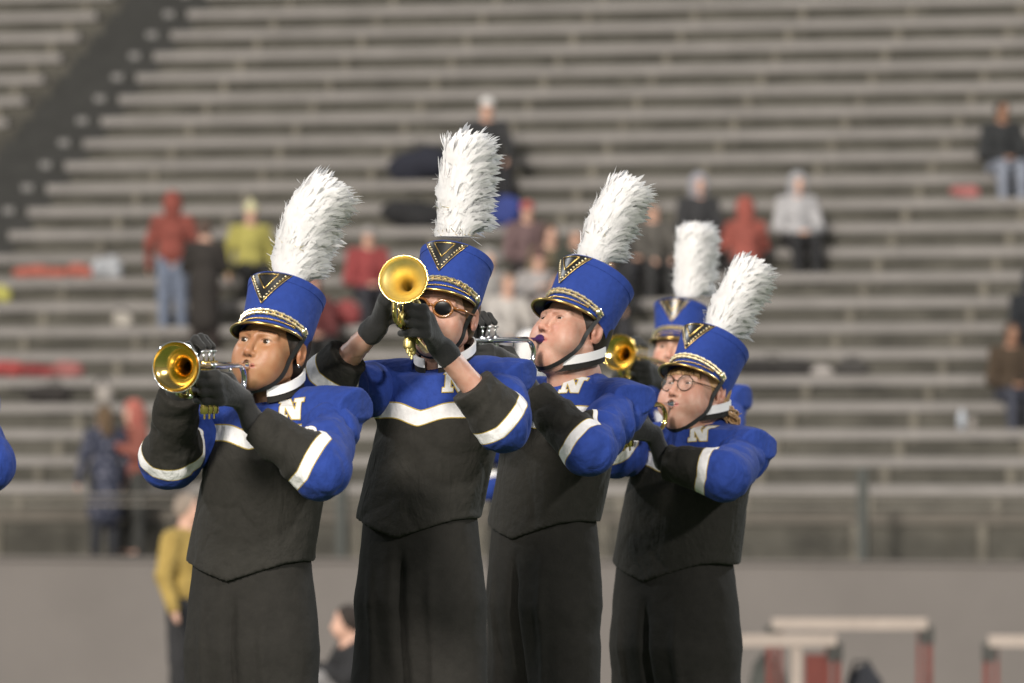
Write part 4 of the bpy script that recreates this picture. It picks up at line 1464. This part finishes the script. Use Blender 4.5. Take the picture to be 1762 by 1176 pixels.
# ------------------------------------------------------------------ people in the stand
CM = {}
def cmat(c, rough=.9):
    k = tuple(c)
    if k not in CM:
        lum = .3 * c[0] + .5 * c[1] + .2 * c[2]
        CM[k] = mat('cloth', tuple((.78 * v_ + .22 * lum) * .78 for v_ in c), rough, noise=(7, .30))
    return CM[k]
SK = mat('far_skin', (.50, .30, .22), .6)
SKD = mat('far_skin_tan', (.25, .13, .08), .6)
def figure(label, loc, yaw, pose='sit', coat=(.02, .02, .02), legs=(.02, .02, .025), head='hood', headc=None, skin=SK, sc=1.0, seed=0, lean=0.0, arms='lap', long=False, back=False, seat=.45, cat='spectator', group=None, low=.25, shoes=(.02, .02, .02)):
    """a clothed person, facing local -y; separate meshes for body, coat, trousers, headgear, shoes"""
    r = np.random.default_rng(seed)
    A = lambda *p: np.array(p, float)
    if pose == 'sit':
        hip = A(0, 0, seat + .09); ch = A(0, -.02 - lean, seat + .42); nb = A(0, -.04 - lean * 1.5, seat + .60)
        hd = A(0, -.07 - lean * 1.9, seat + .76)
        knee = [A(s * .12, -.42, seat + .08) for s in (-1, 1)]
        foot = [A(s * .12, -.44, seat - .38) for s in (-1, 1)]
    elif pose == 'ground':
        hip = A(0, 0, .12); ch = A(0, -.06, .40); nb = A(0, -.10, .56); hd = A(0, -.14, .72)
        knee = [A(s * .15, -.38, .36) for s in (-1, 1)]; foot = [A(s * .14, -.62, .07) for s in (-1, 1)]
    else:
        hip = A(0, 0, .92); ch = A(0, -.01 - lean, 1.25); nb = A(0, -.01 - lean * 1.3, 1.44); hd = A(0, -.03 - lean * 1.5, 1.60)
        knee = [A(s * .10, -.01, .50) for s in (-1, 1)]; foot = [A(s * .11, 0, .07) for s in (-1, 1)]
    sh = [nb + A(s * .18, .01, -.05) for s in (-1, 1)]
    if arms == 'lap':
        el = [hip + A(s * .26, -.10, .14) for s in (-1, 1)]; wr = [hip + A(s * .07, -.30, .10) for s in (-1, 1)]
    elif arms == 'down':
        el = [hip + A(s * .27, .02, .20) for s in (-1, 1)]; wr = [hip + A(s * .28, -.08, -.05) for s in (-1, 1)]
    elif arms == 'front':
        el = [ch + A(s * .25, -.06, -.10) for s in (-1, 1)]; wr = [ch + A(s * .08, -.28, .0) for s in (-1, 1)]
    elif arms == 'knees':
        el = [hip + A(s * .22, -.22, .22) for s in (-1, 1)]; wr = [knee[0 if s < 0 else 1] + A(0, -.04, .08) for s in (-1, 1)]
    per = thing('person', label, cat, tuple(loc), group, -rad(yaw))
    per.scale = (sc, sc, sc)
    H = .020
    pts_ = np.array([hip, ch, nb, hd, *knee, *foot, *sh, *el, *wr])
    lo, hi = pts_.min(0) - .22, pts_.max(0) + .22
    # body: one continuous skin surface
    v = Vol.uniform(lo, hi, H)
    v.ell(hd + A(0, .01, .02), (.075, .092, .105)); v.ell(hd + A(0, -.04, -.05), (.055, .05, .06), None, .02)
    v.cap(hd + A(0, -.09, -.0), hd + A(0, -.10, -.03), .012, .018, .02)
    v.cap(hd, nb, .055, .06, .02); v.cap(nb, hip, .08, .10, .03)
    for s in (0, 1):
        v.cap(nb, sh[s], .05, .05, .03); v.cap(sh[s], el[s], .045, .038, .02); v.cap(el[s], wr[s], .036, .026, .02)
        hn = wr[s] + (wr[s] - el[s]) / np.linalg.norm(wr[s] - el[s]) * .09
        v.cap(wr[s], hn, .030, .024, .02)
        v.cap(hip + A((s * 2 - 1) * .08, 0, 0), knee[s], .07, .05, .03); v.cap(knee[s], foot[s], .05, .035, .03)
        v.cap(foot[s], foot[s] + A(0, -.12, -.02), .032, .028, .02)
    V, Q = v.mesh(); link('body', mesh_np('body', V, Q), skin, per)
    # coat
    v = Vol.uniform(lo, hi, H)
    w = .145
    v.ell(ch, (w + .04, .125, .23), None, .02); v.ell(hip + A(0, .0, .10), (w + .04, .145, .16), None, .05)
    if long: v.cap(hip, hip + A(0, -.02, -.38), .17, .20, .05)
    v.cap(ch, nb + A(0, .01, -.02), .12, .075, .04)
    for s in (0, 1):
        v.cap(nb + A(0, 0, -.05), sh[s], .075, .078, .04); v.cap(sh[s], el[s], .078, .064, .02); v.cap(el[s], wr[s], .062, .046, .02)
    Xg, Yg, Zg = v.pts((slice(None),) * 3)
    v.D += (.010 * wob((Xg, Yg, Zg), seed + 5, 14)).astype(np.float32)
    V, Q = v.mesh(); ct = link('coat', mesh_np('coat', V, Q), cmat(coat), per)
    # trousers
    v = Vol.uniform(lo, hi, H)
    for s in (0, 1):
        v.cap(hip + A((s * 2 - 1) * .085, .0, -.01), knee[s], .105, .080, .04); v.cap(knee[s], foot[s] + A(0, 0, .03), .078, .060, .03)
    Xg, Yg, Zg = v.pts((slice(None),) * 3)
    v.D += (.008 * wob((Xg, Yg, Zg), seed + 6, 16)).astype(np.float32)
    V, Q = v.mesh(); link('trousers', mesh_np('trousers', V, Q), cmat(legs), per)
    for s in (0, 1):
        v = Vol.uniform(foot[s] - .2, foot[s] + .15, .015)
        v.cap(foot[s] + A(0, .03, -.03), foot[s] + A(0, -.13, -.04), .045, .038, .02)
        V, Q = v.mesh(); link('shoe', mesh_np('shoe', V, Q), cmat(shoes), per)
    hc_ = headc or coat
    v = Vol.uniform(hd - .22, hd + .24, .014)
    if head == 'hood':
        v.ell(hd + A(0, .025, .02), (.115, .125, .145)); v.cap(hd + A(0, .05, -.05), nb + A(0, .03, 0), .10, .10, .05)
        if not back: v.ell(hd + A(0, -.12, -.005), (.075, .09, .095), None, .01, True)
        nm = 'hood'
    elif head == 'cap':
        v.ell(hd + A(0, .01, .045), (.088, .105, .085)); v.cap(hd + A(-.03, -.09, .035), hd + A(.03, -.14, .03), .022, .018, .02)
        v.cut(hd - .2, hd + .2, lambda X, Y, Z: Z - (hd[2] + .02) + 0 * X + 0 * Y, .005); nm = 'cap'
    elif head == 'beanie':
        v.ell(hd + A(0, .012, .05), (.092, .108, .095)); v.ell(hd + A(0, .01, .16), (.035, .035, .035))
        v.cut(hd - .2, hd + .2, lambda X, Y, Z: Z - (hd[2] + .02) + 0 * X + 0 * Y, .005); nm = 'beanie'
    else:
        v.ell(hd + A(0, .025, .03), (.088, .100, .105)); nm = 'hair'
        if head == 'longhair': v.cap(hd + A(0, .06, -.02), nb + A(0, .08, -.10), .085, .07, .04)
        v.ell(hd + A(0, -.10, -.03), (.08, .075, .09), None, .01, True)
    V, Q = v.mesh(); link(nm, mesh_np(nm, V, Q), cmat(hc_), per)
    return per

FACE = math.degrees(PSI) * -1     # figures in the stand face square to the rows
def seated(label, px, i, **k):
    u = u_of(px, i)
    s = .40 + .058
    return figure(label, G(u, i, ztr(i)), k.pop('yaw', -14.2), 'sit', seat=s, **k)
def standing(label, px, i, **k):
    dn = k.pop('dn', -.17)
    u = u_of(px, i, dn)
    return figure(label, G(u, i, ztr(i), dn), k.pop('yaw', -14.2), 'stand', **k)

REDO = (.34, .06, .035); NAVY = (.03, .04, .075); DK = (.022, .020, .018)
seated('spectator in white cap and black jacket sitting high behind the tallest plume', 836, 12, coat=(.03, .03, .032), head='cap', headc=(.62, .60, .58), seed=1, arms='knees', sc=1.1)
seated('spectator in dark jacket and pale jeans sitting alone at upper right', 1722, 12, coat=(.022, .024, .026), legs=(.23, .26, .33), head='hair', headc=(.03, .02, .015), skin=SKD, seed=2)
seated('spectator in pale grey hooded top and black trousers, right of the orange one', 1370, 9, coat=(.42, .41, .42), headc=(.36, .36, .38), legs=(.018, .018, .02), seed=3)
seated('spectator wrapped in an orange red hooded coat seen from behind', 1284, 8, coat=REDO, legs=(.05, .04, .04), seed=4, back=True, yaw=166, arms='front', long=False)
seated('spectator in grey hood over a black coat, left of the orange one', 1200, 9, coat=(.035, .035, .038), headc=(.33, .33, .38), legs=(.02, .02, .02), seed=5)
seated('spectator in olive coat and dark cap behind the third plume', 1122, 8, coat=(.10, .09, .075), head='cap', headc=(.20, .18, .15), legs=(.03, .03, .03), seed=6, arms='knees')
seated('spectator in red beanie and mauve coat above the white blanket', 905, 8, coat=(.16, .09, .09), head='cap', headc=(.45, .07, .06), legs=(.04, .03, .03), seed=7)
seated('brown haired spectator in khaki coat beside the red hat', 945, 7, coat=(.16, .12, .06), head='longhair', headc=(.08, .04, .02), legs=(.03, .03, .03), seed=8)
seated('spectator in cream top and pale jeans low behind the raised trumpet', 872, 5, coat=(.50, .46, .42), legs=(.27, .28, .30), head='hair', headc=(.35, .2, .12), seed=9, arms='knees')
seated('spectator in pink grey top and pale jeans beside the cream one', 955, 5, coat=(.40, .32, .30), legs=(.30, .30, .31), head='hair', headc=(.06, .03, .02), seed=10, arms='knees')
seated('spectator in white hooded coat left of the cream top behind the second player', 838, 6, coat=(.34, .32, .30), headc=(.34, .32, .30), legs=(.20, .20, .22), seed=51, arms='lap')
seated('spectator in dark green coat and pale cap right of the khaki coat', 990, 7, coat=(.04, .045, .03), head='cap', headc=(.30, .27, .24), legs=(.03, .03, .03), seed=52)
seated('spectator in black coat low right of the pink grey top', 1040, 6, coat=(.02, .02, .022), head='hair', headc=(.05, .03, .02), legs=(.03, .03, .035), seed=53, arms='knees')
seated('spectator in grey white jacket between the red hat and the third plume', 925, 6, coat=(.36, .33, .32), head='beanie', headc=(.12, .05, .05), legs=(.05, .05, .05), seed=54, arms='front')
seated('spectator in charcoal coat left of the olive coat behind the third plume', 1085, 8, coat=(.05, .048, .045), head='longhair', headc=(.06, .035, .02), legs=(.03, .03, .035), seed=55)
standing('person in rust red hooded coat and blue jeans standing at left', 297, 7, coat=(.27, .045, .025), legs=(.16, .20, .29), seed=11, back=True, yaw=180, arms='down', sc=1.02)
standing('person in dark brown coat standing with back turned beside the red hood', 352, 6, coat=(.028, .022, .018), legs=(.035, .022, .018), head='hair', headc=(.12, .07, .05), seed=12, yaw=190, arms='front', long=True)
seated('spectator in bright yellow jacket and yellow bobble hat', 430, 8, coat=(.42, .37, .03), head='beanie', headc=(.62, .58, .30), legs=(.02, .02, .02), seed=13, arms='down')
seated('spectator in dark red coat half hidden between the two left horns', 535, 5, coat=(.14, .02, .02), headc=(.13, .02, .02), legs=(.02, .02, .02), seed=14)
seated('spectator in red jacket and pale hat left of the raised bell', 632, 7, coat=(.32, .03, .03), head='cap', headc=(.36, .33, .31), legs=(.03, .03, .04), seed=15)
seated('spectator in brown coat holding something pale at far right', 1738, 3, coat=(.06, .035, .015), legs=(.045, .05, .075), head='hair', headc=(.09, .045, .02), skin=SKD, seed=16, arms='lap')
seated('spectator in black coat cut by the right frame edge', 1774, 5, coat=(.012, .015, .02), legs=(.012, .012, .014), headc=(.012, .02, .03), seed=17)

M['speck'] = mat('speckled_cloth', NAVY, .9)
nt = M['speck'].node_tree
tc = nt.nodes.new('ShaderNodeTexCoord'); vo = nt.nodes.new('ShaderNodeTexVoronoi'); vo.inputs['Scale'].default_value = 13
rp = nt.nodes.new('ShaderNodeValToRGB'); rp.color_ramp.elements[0].position = .22; rp.color_ramp.elements[0].color = (.15, .15, .19, 1); rp.color_ramp.elements[1].position = .42; rp.color_ramp.elements[1].color = (.022, .026, .045, 1)
nt.links.new(tc.outputs['Object'], vo.inputs['Vector']); nt.links.new(vo.outputs['Distance'], rp.inputs[0]); nt.links.new(rp.outputs[0], nt.nodes['Principled BSDF'].inputs['Base Color'])
CM['speck'] = M['speck']
def cmat_key(o, m_):
    for c in o.children:
        if c.name.split('.')[0] == 'coat':
            c.data.materials[0] = m_
u = u_of(180, 0, -1.25)
a = figure('person in speckled navy coat with long brown hair standing on the walkway', G(u, 0, ztr(-1), -1.25), 150, 'stand', coat=(.035, .042, .0751), head='longhair', headc=(.13, .075, .03), legs=(.02, .022, .03), seed=18, arms='down', long=True)
cmat_key(a, M['speck'])
u = u_of(232, 0, -.95)
figure('person in red hooded coat talking beside the speckled coat', G(u, 0, ztr(-1), -.95), 60, 'stand', coat=(.30, .07, .04), headc=(.50, .11, .07), legs=(.04, .04, .035), seed=19, arms='front', sc=1.02)
zg = lambda y: np.interp(y, [p[0] for p in prof], [p[1] for p in prof])
p_ = W(319, 0, 42)
figure('person in yellow jacket with black vest standing by the track at left', (p_[0], 42, zg(42)), -60, 'stand', coat=(.42, .27, .015), legs=(.02, .02, .022), head='hair', headc=(.30, .23, .17), seed=20, arms='down', sc=.95, cat='bystander')
p_ = W(628, 0, 40)
figure('person in black sitting on the ground seen between two players', (p_[0], 40, zg(40)), 70, 'ground', coat=(.015, .015, .017), legs=(.25, .24, .24), head='hair', headc=(.03, .02, .015), seed=21, arms='knees', sc=.98, cat='bystander')

# ------------------------------------------------------------------ things lying on the benches
def bundle(name, label, cat, px, i, size, col, seed, group=None, knob=False, handle=False, dn=0.0, zoff=0.0):
    u = u_of(px, i, dn)
    w, h_, dp = size
    t = thing(name, label, cat, tuple(G(u, i, zb(i) + .058 + zoff, dn)), group, -PSI)
    r = np.random.default_rng(seed)
    v = Vol.uniform((-w, -dp, -.02), (w, dp, h_ * 1.7), .014)
    for k in range(5):
        c = ((r.uniform(-.3, .3)) * w, r.uniform(-.1, .1) * dp, h_ * r.uniform(.35, .55))
        v.ell(np.array(c), (w * r.uniform(.22, .34), dp * .42, h_ * r.uniform(.38, .5)), None, .04)
    Zg = v.pts((slice(None),) * 3)
    v.D += (.012 * wob(Zg, seed, 20)).astype(np.float32)
    v.D = np.maximum(v.D, (-Zg[2] + .0).astype(np.float32) + np.zeros_like(v.D))
    V, Q = v.mesh(); link('cloth', mesh_np('cloth', V, Q), cmat(col), t)
    if handle:
        mb = MB(); mb.tube([(-.08, 0, h_ * .8), (-.06, 0, h_ * 1.15), (.06, 0, h_ * 1.15), (.08, 0, h_ * .8)], .012, 8); mb.build('handle', cmat((.015, .015, .015)), t)
    return t
OR = (.46, .10, .06)
bundle('folded_poncho', 'leftmost of the three orange bundles on the upper left bench', 'poncho', 56, 8, (.42, .16, .2), OR, 31, 'orange bundles on the upper left bench')
bundle('folded_poncho', 'middle one of the three orange bundles on the upper left bench', 'poncho', 92, 8, (.32, .14, .2), OR, 32, 'orange bundles on the upper left bench')
bundle('folded_poncho', 'orange bundle nearest the white bag on the upper left bench', 'poncho', 136, 8, (.44, .17, .2), OR, 33, 'orange bundles on the upper left bench')
bundle('plastic_bag', 'white bag beside the orange bundles on the upper left bench', 'bag', 184, 8, (.34, .26, .2), (.40, .42, .45), 34, handle=True)
bundle('folded_poncho', 'red bundle at the left edge of the lower bench', 'poncho', 20, 4, (.42, .20, .22), (.38, .035, .03), 35, 'red bundles on the lower left bench')
bundle('folded_poncho', 'dark red bundle in the middle of the lower left bench', 'poncho', 68, 4, (.46, .16, .22), (.26, .025, .025), 36, 'red bundles on the lower left bench')
bundle('folded_poncho', 'faded pink red bundle at the right of the lower left bench', 'poncho', 115, 4, (.46, .20, .22), (.36, .10, .09), 37, 'red bundles on the lower left bench')
bundle('duffel_bag', 'black bag under the red bundles on the lower left bench', 'bag', 95, 3, (.7, .22, .3), (.03, .025, .022), 38, handle=True)
bundle('paper_bag', 'pale bag on the bench above the speckled coat', 'bag', 176, 3, (.26, .24, .2), (.36, .32, .28), 39, handle=True)
bundle('rain_jacket', 'bright yellow jacket heap cut by the left frame edge', 'jacket', -4, 7, (.34, .22, .2), (.45, .42, .03), 40)
bundle('paper_bag', 'small cream bag left of the jeans of the red hooded person', 'bag', 208, 6, (.26, .18, .2), (.42, .38, .32), 41, handle=True)
bundle('duffel_bag', 'large black bag left of the tallest plume on the upper bench', 'bag', 722, 12, (.85, .42, .35), (.013, .015, .03), 42, handle=True, zoff=-.0)
bundle('duffel_bag', 'black bag on the second bench left of the tallest plume', 'bag', 716, 10, (.72, .34, .35), (.014, .014, .016), 43, handle=True)
bundle('blanket', 'royal blue blanket right of the tallest plume', 'blanket', 853, 10, (.55, .38, .32), (.02, .045, .26), 44)
bundle('folded_poncho', 'red bundle between the first plume and the raised bell', 'poncho', 590, 6, (.50, .30, .26), (.33, .04, .04), 45)
bundle('duffel_bag', 'long black bag on the bench right of the rightmost plume', 'bag', 1330, 4, (.95, .20, .3), (.025, .022, .02), 46, handle=True)
bundle('paper_bag', 'small pale bag at the end of the long black bag', 'bag', 1410, 4, (.36, .10, .2), (.42, .38, .35), 47, handle=True)
bundle('rucksack', 'small dark rucksack right of the pale bag on the bench', 'bag', 1467, 4, (.38, .18, .25), (.06, .055, .05), 48, handle=True)
bundle('folded_poncho', 'small red bundle beside the lone spectator at upper right', 'poncho', 1661, 11, (.34, .16, .2), (.42, .12, .11), 49)
t = thing('water_bottle', 'clear pale water bottle on the bench at right', 'bottle', tuple(G(u_of(1655, 2), 2, zb(2) + .058)))
mb = MB(); mb.lathe([(0, .0001), (0, .045), (.15, .047), (.18, .03), (.2, .016), (.21, .016)], (0, 0, 0), (0, 0, 1), 16); mb.build('bottle_body', cmat((.5, .55, .62), .3), t)
mb = MB(); mb.lathe([(.21, .0001), (.21, .02), (.235, .02), (.235, .0001)], (0, 0, 0), (0, 0, 1), 12); mb.build('bottle_cap', cmat((.6, .6, .6), .5), t)
t = thing('cup', 'pale paper cup on the bench below the water bottle', 'cup', tuple(G(u_of(1673, 2), 2, zb(2) + .058)))
mb = MB(); mb.lathe([(0, .0001), (0, .035), (.12, .048)], (0, 0, 0), (0, 0, 1), 14); mb.build('cup_body', cmat((.45, .4, .36)), t)

# ------------------------------------------------------------------ hurdles on the track
M['hw'] = mat('hurdle_white', (.33, .28, .24), .6, noise=(9, .1))
M['hr'] = mat('hurdle_red', (.12, .022, .014), .5, noise=(9, .2))
M['hd'] = mat('hurdle_dark', (.03, .03, .026), .6)
def hurdle(label, px, Y, yaw, h_=.80, w=1.2):
    p = W(px, 0, Y)
    t = thing('hurdle', label, 'hurdle', (p[0], Y, zg(Y)), 'track hurdles standing below the wall', rad(yaw))
    mb = MB(); mb.box((0, 0, h_ - .045), (w, .025, .09)); mb.build('top_bar', M['hw'], t, smooth=False)
    for s in (-1, 1):
        x = s * (w / 2 - .06)
        mb = MB(); mb.box((x, .016, h_ * .5 - .04), (.035, .028, h_ - .10)); mb.build('upright', M['hr'], t, smooth=False)
        mb = MB(); mb.box((x + s * .075, .05, h_ * .5 - .06), (.05, .05, h_ - .12)); mb.build('upright', M['hr'], t, smooth=False)
        mb = MB(); mb.box((x + s * .05, .03, h_ - .13), (.12, .07, .13)); mb.build('bracket', M['hd'], t, smooth=False)
        mb = MB(); mb.box((x, .30, .025), (.045, .65, .045)); mb.build('foot', M['hr'], t, smooth=False)
    return t
hurdle('tall hurdle at bottom right with red legs and dark end clamp', 1462, 46, 0)
h2 = hurdle('nearer low hurdle with a white board and centre post beside the rightmost player', 1330, 44, 8, .66, .95)
mb = MB(); mb.box((.18, .02, .37), (.075, .03, .40)); mb.build('centre_post', M['hw'], h2, smooth=False)
mb = MB(); mb.box((0, .03, .14), (.78, .03, .07)); mb.build('lower_bar', M['hw'], h2, smooth=False)
mb = MB(); mb.box((.33, .03, .38), (.17, .02, .26)); mb.build('red_panel', M['hr'], h2, smooth=False)
hurdle('hurdle at the bottom right corner cut by the frame', 1815, 45, -4, .66, 1.0)
#hurdle('low hurdle whose top just shows at the bottom right', 1680, 42, 3, .36, .6)
def gear(name, label, cat, px, Y, z0, size, col, seed):
    p = W(px, 0, Y)
    t = thing(name, label, cat, (p[0], Y, zg(Y)), None)
    w, h_, dp = size
    r = np.random.default_rng(seed)
    v = Vol.uniform((-w, -dp, -.02), (w, dp, h_ * 1.3), .016)
    for k in range(6):
        v.ell(np.array((r.uniform(-.4, .4) * w, r.uniform(-.2, .2) * dp, h_ * r.uniform(.3, .65))), (w * .35, dp * .4, h_ * .42), None, .05)
    Zg = v.pts((slice(None),) * 3)
    v.D += (.018 * wob(Zg, seed, 18)).astype(np.float32)
    v.D = np.maximum(v.D, (-Zg[2]).astype(np.float32) + np.zeros_like(v.D))
    V, Q = v.mesh(); link('cloth', mesh_np('cloth', V, Q), cmat(col), t)
    mb = MB(); mb.tube([(-.09, -.03, h_ * .8), (-.05, -.04, h_ * 1.1), (.05, -.04, h_ * 1.1), (.09, -.03, h_ * .8)], .013, 8); mb.build('handle', cmat((.02, .02, .02)), t)
gear('kit_bag', 'dark kit bag on the track between the hurdles', 'bag', 1482, 44.5, 0, (.24, .42, .25), (.02, .022, .03), 61)
gear('kit_bag', 'grey green kit bag behind the near hurdle', 'bag', 1325, 46.6, 0, (.30, .48, .2), (.06, .065, .055), 62)
